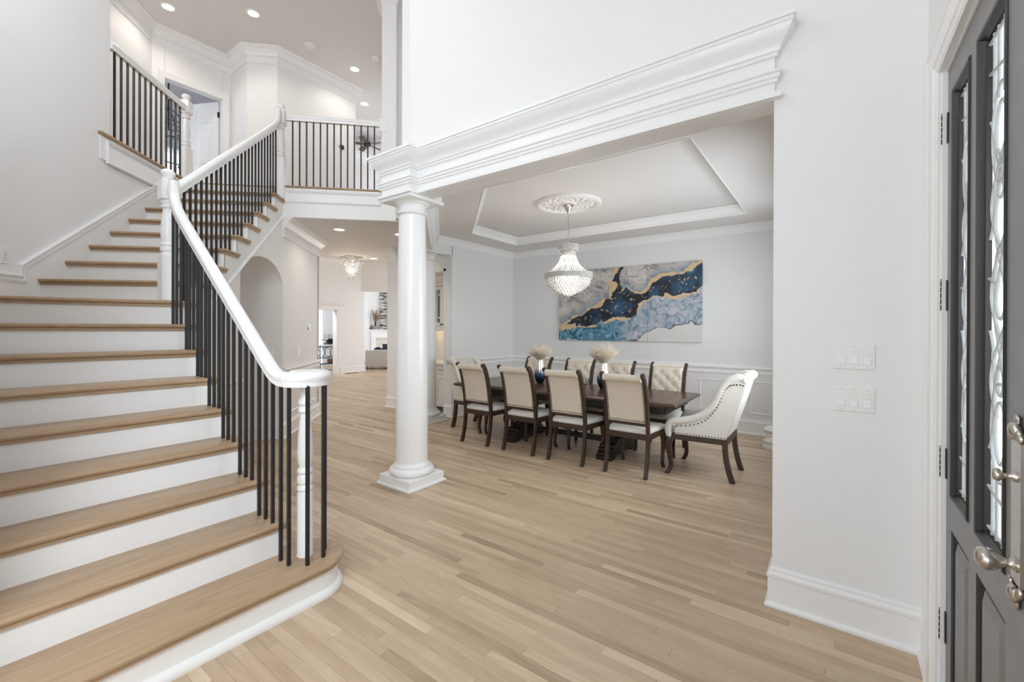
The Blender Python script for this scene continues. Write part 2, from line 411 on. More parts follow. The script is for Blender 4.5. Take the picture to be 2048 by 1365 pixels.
def tag(o, label, cat, group=None):
    o['label'] = label; o['category'] = cat
    if group: o['group'] = group
    return o
def thing(name, label, cat, loc=(0,0,0), rz=0, group=None):
    o = bpy.data.objects.new(name, None); COL.objects.link(o); o.location = loc; o.rotation_euler = (0,0,rz)
    o.empty_display_size = .1
    return tag(o, label, cat, group)
def struct(o, label, cat):
    o['kind'] = 'structure'; return tag(o, label, cat)
def copy_tree(o, parent=None):
    c = o.copy(); COL.objects.link(c)
    if parent: c.parent = parent
    for ch in list(o.children): copy_tree(ch, c)
    return c
def AB(a, b, z=0):           # stair axes: a runs up the turned flight, b across it
    return ((b-a)/R2, (a+b)/R2, z)
def TAB(p): return AB(*p)
def ab(x, y): return ((y-x)/R2, (x+y)/R2)
def seg(mb, p0, p1, z0, z1, th=.12):
    """wall piece whose seen face is on the left of p0->p1"""
    p0 = Vector(p0); p1 = Vector(p1); d = (p1-p0).normalized(); p0 = p0+d*.0015; p1 = p1-d*.0015; n = Vector((d.y, -d.x))*th
    mb.prism([p0, p1, p1+n, p0+n], z0, z1)
    return mb
def bez(pts, n):
    """Catmull-Rom through pts"""
    P = [Vector(p) for p in pts]; P = [2*P[0]-P[1]]+P+[2*P[-1]-P[-2]]; out = []
    for i in range(1, len(P)-2):
        for k in range(n):
            t = k/n; a, b, c, d = P[i-1], P[i], P[i+1], P[i+2]
            out.append(.5*((2*b)+(-a+c)*t+(2*a-5*b+4*c-d)*t*t+(-a+3*b-3*c+d)*t**3))
    out.append(P[-2]); return out
def inset(poly, d):
    m = len(poly); out = []
    for i in range(m):
        p0, p1, p2 = (Vector(poly[(i+k) % m]) for k in (-1, 0, 1))
        a = (p1-p0).normalized(); b = (p2-p1).normalized()
        n1 = Vector((-a.y, a.x)); n2 = Vector((-b.y, b.x)); n = (n1+n2)/(1+n1.dot(n2))
        out.append((p1.x+d*n.x, p1.y+d*n.y))
    return out
def slab(mb, poly, z0, z1, r=.012):
    """board with rounded edges; poly runs counter-clockwise"""
    prof = []
    for k in range(5): a = -PI/2+PI*k/4; prof.append((r*(1-math.cos(a)), (z0+z1)/2+(z1-z0)/2*math.sin(a)))
    mb.rings([[(x, y, z) for x, y in inset(poly, i)] for i, z in prof]); return mb

BASE = [(0,0),(.032,0),(.032,.012),(.026,.022),(.018,.026),(.018,.145),(.022,.152),(.022,.166),(.012,.178),(.012,.190),(.005,.2),(0,.2)]
CHAIR = [(0,-.045),(.012,-.045),(.016,-.03),(.010,-.022),(.014,-.008),(.026,.004),(.034,.010),(.034,.022),(.028,.028),(0,.028)]
def zed(prof, z): return [(o, q+z) for o, q in prof]
CROWN_S = [(0,-.112),(.010,-.112),(.014,-.100),(.008,-.098),(.008,-.086),(.018,-.084),(.020,-.072),(.030,-.052),(.046,-.036),(.046,-.030),(.056,-.028),(.056,-.020),(.063,-.015),(.072,-.013),(.072,0),(0,0)]
CROWN_B = [(0,-.262),(.016,-.262),(.026,-.25),(.026,-.238),(.012,-.228),(.012,-.155),(.026,-.150),(.026,-.138),(.036,-.134),(.040,-.118),(.056,-.088),(.082,-.058),(.082,-.048),(.098,-.044),(.098,-.030),(.112,-.022),(.122,-.018),(.122,0),(0,0)]
def panel_frame(mb, x0, x1, z0, z1, w=.022, d=.012, T=None):
    """picture-frame moulding on the plane y=0, standing out towards -y"""
    pr = [(0,0),(0,d*.6),(w*.35,d),(w*.65,d*.55),(w,d*.3),(w,0)]
    cs = [(x0,z0,1,1),(x1,z0,-1,1),(x1,z1,-1,-1),(x0,z1,1,-1)]
    mb.rings([[(x+sx*o, -h, z+sz*o) for o, h in pr] for x, z, sx, sz in cs], T, loop=True)

# ------------------------------------------------------------------ floor
fl = MB().box(-17, .5, -3.2, 12.2, -.09, -.012).build('floor', 'oak_floor', smooth=0)
struct(fl, 'pale oak strip floor running from the foyer through the hall and dining room', 'floor')
rows = []; PW = .0535; rnd = random.Random(11)
y = -3.1
while y < 9.6:
    x = -13.0 - rnd.random()
    while x < .33:
        L = min(rnd.choice((.35,.5,.65,.8,.95,1.1,1.3,1.6))*rnd.uniform(.85,1.15), .40-x if .40-x > .1 else 9)
        x1 = x+L
        c = [project(px, py, 0) for px, py in ((x,y),(x1,y),(x1,y+PW),(x,y+PW))]
        vis = 0
        if all(c):
            ar = abs(sum(c[i][0]*c[(i+1)%4][1]-c[(i+1)%4][0]*c[i][1] for i in range(4)))/2
            cx = sum(p[0] for p in c)/4; cy = sum(p[1] for p in c)/4
            inside = -60 < cx < 2050 and cy < 1400
            # the strips under the stairs and walls are not seen
            free = not (x1 < -2.15 and y < 1.15) and not (x > -.2 and y > 2.6) and not (ar > 60000)
            if inside and free: vis = ar
        rows.append((vis, x, min(x1, .40), y, rnd.gauss(.5, .20))); x = x1
    y += PW
rows.sort(key=lambda r: -r[0])
def strip(mb, x0, x1, y0, tone):
    mb.tone = min(1, max(0, tone)); g = .0004; e = .0006
    xs = (x0+g, x1-g); ys = (y0+g, y0+PW-g)
    mb.add([(xs[0],ys[0],-.012),(xs[1],ys[0],-.012),(xs[1],ys[1],-.012),(xs[0],ys[1],-.012),
            (xs[0],ys[0],-e),(xs[1],ys[0],-e),(xs[1],ys[1],-e),(xs[0],ys[1],-e),
            (xs[0]+e,ys[0]+e,0),(xs[1]-e,ys[0]+e,0),(xs[1]-e,ys[1]-e,0),(xs[0]+e,ys[1]-e,0)],
           [(0,1,5,4),(1,2,6,5),(2,3,7,6),(3,0,4,7),(4,5,9,8),(5,6,10,9),(6,7,11,10),(7,4,8,11),(8,9,10,11)])
for r in rows[:300]:
    mb = MB(); strip(mb, *r[1:]); mb.build('plank', 'oak_floor', fl, smooth=0)
mb = MB()
for r in rows[300:]: strip(mb, *r[1:])
mb.build('plank_field', 'oak_floor', fl, smooth=0, kind='stuff')
# boards beyond the hall, on the far room's floor
mb = MB(); mb.tone = .5; mb.box(-17, -13, -3.1, 12, -.012, -.002); mb.box(-13, .4, 9.6, 12, -.012, -.002); mb.build('board', 'oak_floor', fl, smooth=0)

# ------------------------------------------------------------------ walls
ZC = 6.02           # foyer and upper hall ceiling
ZH = 2.86           # hall and dining ceiling
Z2 = 3.258          # upper floor
def wall(name, label, mb, mat='wall_paint'):
    return struct(mb.build(name, mat, smooth=0), label, 'wall')
mb = MB(); mb.box(-.25, .48, 2.61, 2.76, 0, ZC); mb.box(-3.08, -.25, 2.61, 2.76, 2.6, ZC)
wall('wall_front', 'tall white wall over the wide dining room opening, with two switch plates', mb)
# door wall: seen face x = .33
DY0, DY1, DZ, DYL = 1.415, 2.30, 2.40, .53
mb = MB(); mb.box(.33, .48, DY1, 2.61, 0, ZC); mb.box(.33, .48, DYL, DY1, DZ, ZC); mb.box(.33, .48, -3.2, DYL, 0, ZC)
wall('wall_right', 'narrow strip of white wall beside the grey front door', mb)
mb = MB(); mb.box(-2.3, .48, -3.3, -3.15, 0, ZC); wall('wall_rear', 'white foyer end wall beside the camera', mb)
mb = MB(); mb.box(-4.60, -2.3, -.09, .03, 0, ZC); mb.box(-2.42, -2.3, -3.15, -.09, 0, ZC)
wall('wall_left', 'white wall along the closed side of the lower stair flight', mb)
BL = -3.203
aw0 = ab(-4.62, .09)[0]; aw1 = ab(-5.61, 1.08)[0]
mb = MB(); mb.box(aw0-.25, aw1, BL-.14, BL, 0, ZC, TAB); mb.box(aw1, 5.99, BL-.14, BL, 0, Z2-.03, TAB)
wall('wall_stair', 'tall white wall rising on the left beside the turned stair flight', mb)
# hall wall with the arched passage, plane b = BS
BS = -2.079
NA0, NA1, NS, NR = 4.815, 5.996, 1.94, .30
def stair_under(a):
    n = 10+math.floor((a-3.992)/.2475+1e-6)
    return min(n, 18)*.181-.035
def arch(a):
    if a < NA0 or a > NA1: return 0
    u = (a-(NA0+NA1)/2)/((NA1-NA0)/2); return NS+NR*math.sqrt(max(0, 1-u*u))
mb = MB()
brk = sorted(set([round(3.992+.2475*i, 4) for i in range(0, 9) if 3.992+.2475*i < 6.0]+[NA0+(NA1-NA0)*(1-math.cos(PI*i/28))/2 for i in range(29)]+[3.75, 6.0, 7.59]))
for a0, a1 in zip(brk, brk[1:]):
    am = (a0+a1)/2
    zt = ZH+.02 if am > 6.0 else (1.59 if am < 3.99 else stair_under(am))
    inn = NA0 < am < NA1
    za, zb = (arch(a0+1e-6), arch(a1-1e-6)) if inn else (0, 0)
    if inn and a0 <= NA0+1e-5: za = NS
    if inn and a1 >= NA1-1e-5: zb = NS
    mb.add([(a0,BS,za),(a1,BS,zb),(a1,BS,zt),(a0,BS,zt),(a0,BS-.1,za),(a1,BS-.1,zb),(a1,BS-.1,zt),(a0,BS-.1,zt)],
           [(1,0,3,2),(4,5,6,7),(0,1,5,4),(3,7,6,2)], TAB)
mb.box(7.47, 7.59, BS-4, BS, 0, ZH+.02, TAB)
# passage lining: jambs, vault and end
BD = BS-.95
prof = [(NA0, 0)]+[(NA0+(NA1-NA0)*(1-math.cos(PI*i/24))/2, NS+NR*math.sin(PI*i/24)) for i in range(25)]+[(NA1, 0)]
mb.rings([[(a, b, z) for a, z in prof] for b in (BS, BD)], TAB, closed=False, cap=False)
mb.add([(a, BD, z) for a, z in prof], [tuple(range(len(prof)))], TAB)
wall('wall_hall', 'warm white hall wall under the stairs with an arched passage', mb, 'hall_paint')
# dining room
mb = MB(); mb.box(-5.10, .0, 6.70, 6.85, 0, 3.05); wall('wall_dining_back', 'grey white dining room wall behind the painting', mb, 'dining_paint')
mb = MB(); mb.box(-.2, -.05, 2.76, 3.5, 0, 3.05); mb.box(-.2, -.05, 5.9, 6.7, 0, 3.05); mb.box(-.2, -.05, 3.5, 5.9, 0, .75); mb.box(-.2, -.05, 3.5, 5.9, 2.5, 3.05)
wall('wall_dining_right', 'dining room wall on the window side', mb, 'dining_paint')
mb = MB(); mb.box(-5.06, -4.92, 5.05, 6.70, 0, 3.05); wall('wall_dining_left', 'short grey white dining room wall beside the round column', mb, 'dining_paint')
# pantry wall (plane y = 5.05) with the cabinet alcove
mb = MB(); mb.box(-6.55, -6.28, 5.05, 5.20, 0, ZH+.02); mb.box(-6.28, -5.06, 5.05, 5.20, 2.36, ZH+.02); mb.box(-5.11, -5.06, 5.05, 5.9, 0, 2.4)
mb.box(-6.55, -6.43, 5.2, 8.9, 0, ZH+.02); mb.box(-6.43, -5.0, 5.80, 5.92, 0, 2.6); mb.box(-6.43, -5.06, 5.2, 5.8, 2.36, 2.48)
wall('wall_pantry', 'warm lit wall with a cabinet alcove behind the columns', mb, 'hall_paint')
# far family room
mb = MB()
for y0, y1, z0, z1 in ((5.4, 6.7, 0, 3.65), (6.7, 7.78, 2.0, 3.65), (7.78, 8.78, 0, 3.65)): mb.box(-12.82, -12.6, y0, y1, z0, z1)
wall('wall_far', 'far white wall at the end of the hall with a tall doorway', mb, 'hall_paint')
# header over the family room opening, 45 degrees
T45 = lambda p: (-12.6+(p[0]-p[1])/R2, 8.98+(p[0]+p[1])/R2, p[2])
mb = MB(); mb.box(-.23, 3.2, -.23, .05, 2.66, 3.65, T45); wall('wall_header', 'grey wall hanging over the opening to the fireplace room', mb, 'hall_paint')
mb = MB(); mb.box(-1.2, 5.0, 4.2, 4.4, 0, 3.75, T45)
wall('wall_fireplace', 'white wall behind the fireplace in the far room', mb, 'wall_paint')
# upper hall
UP = [(-9.9, 4.95), (-7.39, 4.95), (-7.39, 3.49), (-7.72, 3.16), (-8.32, 3.16), (-8.32, 2.07), (-5.0, -1.25)]
mb = MB()
for i, (p, q) in enumerate(zip(UP, UP[1:])):
    if i == 4:
        seg(mb, (-8.32, 3.16), (-8.32, 3.03), Z2-.02, ZC, .12); seg(mb, (-8.32, 2.232), (-8.32, 2.07), Z2-.02, ZC, .12)
        seg(mb, (-8.32, 3.03), (-8.32, 2.232), 5.29, ZC, .12)
    else: seg(mb, p, q, Z2-.02, ZC, .12)
wall('wall_upper_hall', 'faceted white wall of the upper hall with a bedroom doorway', mb)
mb = MB(); mb.box(-10.75, -8.44, 4.0, 4.12, Z2, ZC); mb.box(-10.75, -8.44, -.5, -.38, Z2, ZC)
for y0, y1, z0, z1 in ((-.5, 2.3, Z2, ZC), (3.5, 4.1, Z2, ZC), (2.3, 3.5, Z2, 3.7), (2.3, 3.5, 5.07, ZC)): mb.box(-10.75, -10.6, y0, y1, z0, z1)
wall('wall_bedroom', 'pale blue lit bedroom wall beyond the upper doorway', mb)
mb = MB(); mb.prism([(4.9, 3.75), (7.1, 3.75), (7.1, 5.1), (7.52, 5.7), (8.05, 5.9), (8.6, 5.7), (9, 5.1), (9, 3.75), (11, 3.75), (11, ZC), (4.9, ZC)], 0, .15, lambda p: (-10.15+p[2], p[0], p[1]))
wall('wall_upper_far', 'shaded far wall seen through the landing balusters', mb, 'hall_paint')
# pier at the end of the landing rail
PA, PB = 6.0, -.665
mb = MB(); mb.box(PA-.012, PA+2.4, PB-.185, PB, ZH+.015, ZC, TAB); mb.box(PA+.14, PA+.3, PB-.01, -.42, ZH+.015, ZC, TAB)
wall('wall_pier', 'white square pier rising behind the entablature at the landing rail', mb, 'trim_paint')
mb = MB(); mb.box(4.17, 8.6, -.41, -.23, ZH+.01, ZC, TAB); mb.box(8.4, 8.6, -.85, 5, ZH+.015, ZC, TAB)
wall('wall_upper_right', 'white upper wall behind the tall front wall', mb)

# ------------------------------------------------------------------ ceilings and upper floor
mb = MB(); mb.box(-14, .5, -3.3, 12, ZC, ZC+.1); struct(mb.build('ceiling', 'ceiling_paint', smooth=0), 'high greige ceiling over the foyer and upper hall with recessed lights', 'ceiling')
e0 = (-7.9, 4.55); e1 = (-7.86, 6.1)
hall_poly = [AB(6.04, BS)[:2], AB(6.04, -.42)[:2], AB(6.85, -.42)[:2], (-5.05, 4.55), (-5.05, 5.1), (-6.5, 5.1), (-6.5, 7.2), (-7.97, 6.9), (-7.97, 4.3), AB(7.6, BS)[:2]]
mb = MB(); mb.prism(hall_poly, ZH, ZH+.03); mb.prism([(-5.1, 4.5), (-4.9, 4.5), (-4.9, 5.1), (-5.1, 5.1)], ZH, ZH+.03)
struct(mb.build('ceiling_hall', 'ceiling_paint', smooth=0), 'low greige hall ceiling under the landing', 'ceiling')
mb = MB(); mb.box(-17, -7.5, 3, 13, 3.62, 3.7); struct(mb.build('ceiling_far', 'ceiling_paint', smooth=0), 'ceiling of the far family room', 'ceiling')
TX0, TX1, TY0, TY1, TZ = -4.39, -.86, 3.42, 6.07, 2.985
TRAY = [(TX1,TY0),(TX1,TY1),(TX0,TY1),(TX0,4.92),(-2.89,TY0)]
OUT = [(0,2.76),(0,6.7),(-5.1,6.7),(-5.1,4.66),(-3.2,2.76)]
mb = MB(); mb.rings([[(x,y,z) for x,y in q] for q, z in ((OUT, ZH), (OUT, ZH+.04), (TRAY, ZH+.04), (TRAY, ZH))], loop=True)
mb.prism(inset(TRAY, -.05), TZ, TZ+.05); mb.rings([[(x,y,z) for x,y in q] for q, z in ((TRAY, ZH+.039), (inset(TRAY, -.03), ZH+.039), (inset(TRAY, -.03), TZ+.001), (TRAY, TZ+.001))], loop=True)
struct(mb.build('ceiling_dining', 'ceiling_paint', smooth=0), 'dining room tray ceiling with a recessed rectangle', 'ceiling')
mb = MB(); mb.mold(TRAY, zed([(0,-.124),(.012,-.124),(.016,-.110),(.008,-.108),(.008,-.090),(.020,-.088),(.024,-.072),(.034,-.054),(.050,-.040),(.050,-.032),(.060,-.030),(.060,-.020),(.068,-.014),(.076,-.012),(.076,0),(0,0)], TZ-.004), closed=True)
struct(mb.build('trim_tray', 'trim_paint'), 'white crown moulding inside the tray ceiling', 'moulding')
mb = MB(); mb.mold([(-.2, 2.78), (-.2, 6.70), (-4.92, 6.70), (-4.92, 5.05), (-4.92, 4.72)], zed(CROWN_S, ZH))
struct(mb.build('trim_dining_crown', 'trim_paint'), 'white crown moulding round the dining room ceiling', 'moulding')
# upper floor edge: landing slab and balcony slab
mb = MB(); mb.prism([AB(6.0, BL-.03)[:2], AB(6.0, -.45)[:2], AB(8.3, -.45)[:2], (-6.5, 7.2), (-7.9, 6.3), (-8.4, 4.2), (-8.5, .5), AB(6.0, -4.6)[:2]], ZH+.035, Z2-.028)
mb.box(3.6, 6.0, -4.6, BL-.03, Z2-.25, Z2-.028, TAB); mb.box(-10.75, -8.4, -.5, 4.1, Z2-.2, Z2-.028)
struct(mb.build('floor_upper', 'ceiling_paint', smooth=0), 'upper floor slab behind the landing edge', 'floor')
mb = MB(); mb.tone = .45; mb.prism([AB(6.03, BL)[:2], AB(6.03, -.5)[:2], AB(8.2, -.5)[:2], (-6.6, 6.9), (-8.3, 4.9), (-8.3, 1.0), AB(6.03, -4.5)[:2]], Z2-.028, Z2)
mb.box(-10.6, -8.32, -.4, 4.0, Z2-.028, Z2); mb.box(3.7, 6.0, -4.4, BL-.07, Z2-.028, Z2, TAB)
struct(mb.build('floor_landing', 'oak_balcony', smooth=0), 'oak floor of the landing and upper hall', 'floor')

# ------------------------------------------------------------------ trim
def trim(name, label, mb, mat='trim_paint', smooth=24):
    return struct(mb.build(name, mat, smooth=smooth), label, 'moulding')
# entablature over the dining opening, breaking forward over the column
C1 = (-3.14, 2.70); FY = 2.59; BX0, BX1, BY0 = -3.335, -2.945, 2.505
ENT = [(0,2.60),(.03,2.60),(.03,2.626),(0,2.628),(0,2.682),(.014,2.684),(.014,2.700),(.024,2.704),(.024,2.722),(.034,2.728),(.030,2.738),(0,2.742),
       (0,2.812),(.014,2.814),(.014,2.830),(.024,2.834),(.026,2.846),(.034,2.862),(.052,2.884),(.072,2.908),(.080,2.930),(.086,2.934),(.086,2.950),(.096,2.952),(.096,2.972),(-.02,2.972),(-.02,2.60)]
mb = MB(); mb.mold([(-.245, 2.615), (-.245, FY), (BX1, FY), (BX1, BY0), (BX0, BY0), (BX0, 2.90)], ENT)
mb.box(BX1-.02, -.25, FY+.01, 2.612, 2.602, 2.968); mb.box(BX0+.01, BX1-.01, BY0+.01, 2.895, 2.602, 2.968)
trim('trim_entablature', 'white stepped entablature with a deep cornice over the dining opening', mb, smooth=25)
# beams from column to column and on to the dining wall
mb = MB(); mb.box(4.12, 6.95, -.42, -.22, 2.602, ZH+.02, TAB); mb.box(-5.13, -4.92, 4.63, 5.06, 2.602, ZH+.02)
trim('trim_beam', 'white diagonal beam joining the two round columns', mb, 'dining_paint', 0)
mb = MB(); mb.mold([AB(6.9, -.22)[:2], AB(4.2, -.22)[:2]], zed(CROWN_B, ZH)); mb.mold([AB(4.3, -.42)[:2], AB(6.8, -.42)[:2]], zed(CROWN_S, ZH))
trim('trim_beam_crown', 'crown moulding along the diagonal beam', mb)
# baseboards
mb = MB(); mb.mold([(.33, DY1+.115), (.33, 2.61), (-.25, 2.61), (-.25, 2.76), (-.22, 2.76)], BASE)
trim('baseboard_front', 'tall white baseboard under the switch plates', mb)
mb = MB(); mb.mold([(-.2, 6.70), (-4.92, 6.70), (-4.92, 5.05), (-5.06, 5.05), (-5.06, 5.3)], BASE); trim('baseboard_dining', 'white baseboard round the dining room', mb)
mb = MB(); mb.mold([(-6.28, 5.3), (-6.28, 5.05), (-6.55, 5.05), (-6.55, 8.5)], BASE); trim('baseboard_pantry', 'white baseboard at the foot of the hall pilaster', mb, 'hall_trim')
mb = MB(); mb.mold([AB(7.59, BS-1)[:2], AB(7.59, BS)[:2], AB(NA1, BS)[:2], AB(NA1, BD)[:2], AB(NA0, BD)[:2], AB(NA0, BS)[:2], AB(3.76, BS)[:2]], BASE)
trim('baseboard_hall', 'white baseboard along the hall wall and into the passage', mb, 'hall_trim')
mb = MB(); mb.mold([(-12.6, 8.80), (-12.6, 7.90)], BASE); mb.mold([(-12.6, 6.58), (-12.6, 5.5)], BASE); trim('baseboard_far', 'white baseboard of the far wall', mb, 'hall_trim')
# chair rails and wainscot frames
mb = MB(); mb.mold([(-.2, 6.70), (-4.92, 6.70), (-4.92, 5.06)], zed([(o*1.1, z*1.5) for o, z in CHAIR], .875))
T0 = lambda p: (p[0], 6.70+p[1], p[2])
for x0, x1 in ((-.91, -.25), (-1.56, -1.06), (-2.55, -1.77), (-3.45, -2.70), (-4.32, -3.60), (-4.80, -4.48)): panel_frame(mb, x0, x1, .275, .715, T=T0)
T1 = lambda p: (-4.92-p[1], p[0], p[2])
for y0, y1 in ((5.2, 5.85), (5.95, 6.58)): panel_frame(mb, y0, y1, .275, .715, T=T1)
trim('trim_dining_wainscot', 'white chair rail and panel frames round the dining room', mb)
mb = MB(); cr = zed([(o*1.1, z*1.5) for o, z in CHAIR], .865)
mb.mold([AB(7.60, BS-1)[:2], AB(7.60, BS)[:2], AB(NA1+.005, BS)[:2]], cr); mb.mold([AB(NA0, BS)[:2], AB(3.76, BS)[:2]], cr)
TH = lambda p: AB(p[0], BS-p[1], p[2])
panel_frame(mb, 6.2, 7.42, .29, .72, T=TH); panel_frame(mb, 3.9, 4.68, .29, .72, T=TH)
trim('trim_hall_wainscot', 'warm white chair rail and panel frames on the hall wall', mb, 'hall_trim')
mb = MB(); mb.mold([AB(7.59, BS-1)[:2], AB(7.59, BS)[:2], AB(5.97, BS)[:2]], zed(CROWN_B, ZH))
mb.mold([(-6.28, 5.05), (-6.55, 5.05), (-6.55, 8)], zed(CROWN_B, ZH)); trim('trim_hall_crown', 'deep crown moulding at the hall ceiling', mb, 'hall_trim')
mb = MB(); mb.mold([(-12.6, 8.75), (-12.6, 5.4)], zed([(o*1.3, z*1.45) for o, z in CROWN_S], 3.62)); trim('trim_far_crown', 'crown moulding of the far wall', mb, 'hall_trim')
mb = MB(); mb.mold(UP, zed(CROWN_B, ZC)); mb.mold([(-10, 9), (-10, 4.95)], zed(CROWN_B, ZC)); trim('trim_upper_crown', 'deep white crown moulding round the upper hall ceiling', mb)
mb = MB(); mb.mold([AB(PA+.15, PB)[:2], AB(PA-.012, PB)[:2], AB(PA-.012, PB-.185)[:2], AB(PA+.6, PB-.185)[:2]], zed(CROWN_B, ZC))
trim('trim_pier_cap', 'moulded cap near the top of the white pier', mb)
# stair wall cap and the bead below the open stringer
mb = MB()
capp = [(-.016,0),(.0,.022),(.012,.026),(.022,.014),(.028,-.002),(.022,-.018),(.006,-.024),(-.016,-.026)]
SL = .7185
pts = [(3.27, 1.79), (3.845, 1.79), (3.845, 1.885), (5.60, 1.885+SL*1.755)]
def flat_mold(mb, path, prof, b0):
    """moulding on the wall plane b=b0; path in (a,z), prof (across, out)"""
    P = [Vector(p) for p in path]; rs = []
    for i in range(len(P)):
        ns = []
        for u, v in ((i-1, i), (i, i+1)):
            if u < 0 or v >= len(P): continue
            d = (P[v]-P[u]).normalized(); ns.append(Vector((-d.y, d.x)))
        n = sum(ns, Vector((0, 0)))
        if len(ns) == 2: n = n/(1+ns[0].dot(ns[1]))
        rs.append([AB(P[i].x+c*n.x, b0+o, P[i].y+c*n.y) for c, o in prof])
    mb.rings(rs)
flat_mold(mb, pts, [(-.03, 0), (-.03, .018), (-.012, .024), (.006, .018), (.014, .03), (.024, .032), (.030, .02), (.03, 0)], BL)
mb.rings([[AB(a, BL+o, z) for a, z, o in ((a0, zt, 0), (a0, zt, .014), (a0, zb, .014), (a0, zb, 0))] for a0, zt, zb in ((3.27, 1.77, 1.55), (3.86, 1.77, 1.55))])
mb.rings([[AB(a, BL+o, z) for a, z, o in ((a0, zt, 0), (a0, zt, .014), (a0, zb, .014), (a0, zb, 0))] for a0, zt, zb in ((3.86, 1.87, 1.55), (5.6, 1.87+SL*1.74, 1.55+SL*1.74))])
trim('trim_stair_skirt', 'white skirt board and sloping cap climbing the stair wall', mb)
mb = MB(); flat_mold(mb, [(4.00, 1.455), (6.0, 1.455+.713*2.0)], [(-.012, 0), (-.012, .012), (0, .02), (.012, .012), (.012, 0)], BS)
trim('trim_stringer_bead', 'thin sloping bead under the open side of the upper stairs', mb)
# landing fascia with its panel frame, balcony fascia
LA = 5.99
mb = MB(); mb.box(LA, LA+.05, BS, PB, ZH, Z2-.03, TAB)
TL = lambda p: AB(LA+p[1], p[0], p[2])
panel_frame(mb, BS+.02, PB-.19, 3.045, 3.205, w=.034, d=.02, T=TL)
mb.mold([AB(LA, PB-.19)[:2], AB(LA, BS)[:2]], zed([(0,-.03),(.014,-.03),(.02,-.02),(.02,0),(0,0)], Z2-.03))
trim('trim_landing_fascia', 'white panelled fascia below the landing rail', mb)
mb = MB(); mb.box(4.60, 6.0, BL-.05, BL+.012, Z2-.25, Z2-.03, TAB)
TB = lambda p: AB(p[0], BL+.012-p[1], p[2])
panel_frame(mb, 4.66, 6.2, 2.98, 3.20, w=.034, d=.022, T=TB)
trim('trim_balcony_fascia', 'white panelled fascia below the balcony balusters', mb)
mb = MB(); mb.tone = .4; slab(mb, [AB(LA-.03, BS-.02)[:2], AB(LA-.03, PB-.155)[:2], AB(LA+.08, PB-.155)[:2], AB(LA+.08, BS-.02)[:2]], Z2-.028, Z2+.002)
mb.prism([AB(LA-.014, BS)[:2], AB(LA-.014, PB-.19)[:2], AB(LA+.05, PB-.19)[:2], AB(LA+.05, BS)[:2]], Z2-.046, Z2-.026)
trim('trim_landing_nosing', 'oak nosing along the landing edge', mb, 'oak_tread_turned')
mb = MB(); mb.tone = .4; slab(mb, [AB(4.58, BL-.10)[:2], AB(6.0, BL-.10)[:2], AB(6.0, BL+.04)[:2], AB(4.58, BL+.04)[:2]][::-1], Z2-.028, Z2+.002)
trim('trim_balcony_nosing', 'oak nosing along the balcony edge above the stairs', mb, 'oak_balcony')

# ------------------------------------------------------------------ columns
def column(x, y, label, mat='trim_paint'):
    root = thing('column', label, 'column', (x, y, 0))
    mb = MB(); mb.bbox(-.225, .225, -.225, .225, 0, .022, .004); mb.bbox(-.207, .207, -.207, .207, .02, .092, .003); mb.build('plinth', mat, root)
    mb = MB(); pr = [(.13, .09)]
    pr += [(.165+.040*math.cos(a), .125+.035*math.sin(a)) for a in [(-PI/2+PI*i/8) for i in range(9)]]
    pr += [(.168, .165), (.168, .176), (.158, .182), (.152, .196), (.146, .205)]
    mb.lathe(pr, n=48); mb.build('base', mat, root)
    mb = MB(); hs = [i/14 for i in range(15)]
    mb.lathe([(.146-.026*max(0, (t-.25)/.75)**1.4, .2+t*2.27) for t in hs], n=48); mb.build('shaft', mat, root, 60)
    mb = MB(); mb.lathe([(.12, 2.455), (.128, 2.46), (.142, 2.468), (.145, 2.476), (.140, 2.484), (.124, 2.488), (.120, 2.494), (.120, 2.532), (.128, 2.536), (.130, 2.544), (.140, 2.55), (.152, 2.562), (.156, 2.572), (.15, 2.58)], n=48)
    mb.bbox(-.205, .205, -.205, .205, 2.572, 2.602, .004); mb.build('capital', mat, root)
    return root
column(C1[0], C1[1], 'large white round column standing at the corner of the dining opening')
column(-5.04, 4.63, 'white round column farther back beside the pantry cabinets', 'dining_paint')

# ------------------------------------------------------------------ staircase
RS = .181
def line_off(p, q, d):
    p = Vector(p[:2]); q = Vector(q[:2]); t = (q-p).normalized(); n = Vector((t.y, -t.x))
    return p+n*d, q+n*d
def meet(l1, l2):
    (p, q), (r, s_) = l1, l2; d1 = q-p; d2 = s_-r; k = d1.x*d2.y-d1.y*d2.x
    t = ((r.x-p.x)*d2.y-(r.y-p.y)*d2.x)/k; return p+d1*t
XO = {2: (-2.44, -2.44), 3: (-2.685, -2.69), 4: (-2.925, -2.94), 5: (-3.165, -3.20), 6: (-3.40, -3.43), 7: (-3.60, -3.66), 8: (-3.77, -3.89), 9: (-4.06, -4.46)}
A10, RUN = 3.992, .2475
def riser_line(n):
    if n <= 9: return (XO[n][0], 1.18), (XO[n][1], .03)
    a = A10+RUN*(n-10); return AB(a, BS)[:2], AB(a, BL)[:2]
V = lambda p: Vector(p[:2])
LOW_O = (V((0, 1.215)), V((-1, 1.215))); LOW_C = (V((0, .015)), V((-1, .015)))
UP_O = (V(AB(0, BS+.035)), V(AB(1, BS+.035))); UP_C = (V(AB(0, BL-.01)), V(AB(1, BL-.01)))
stair = thing('staircase', 'white staircase with oak treads turning as it climbs to the landing', 'staircase', (0, 0, 0))
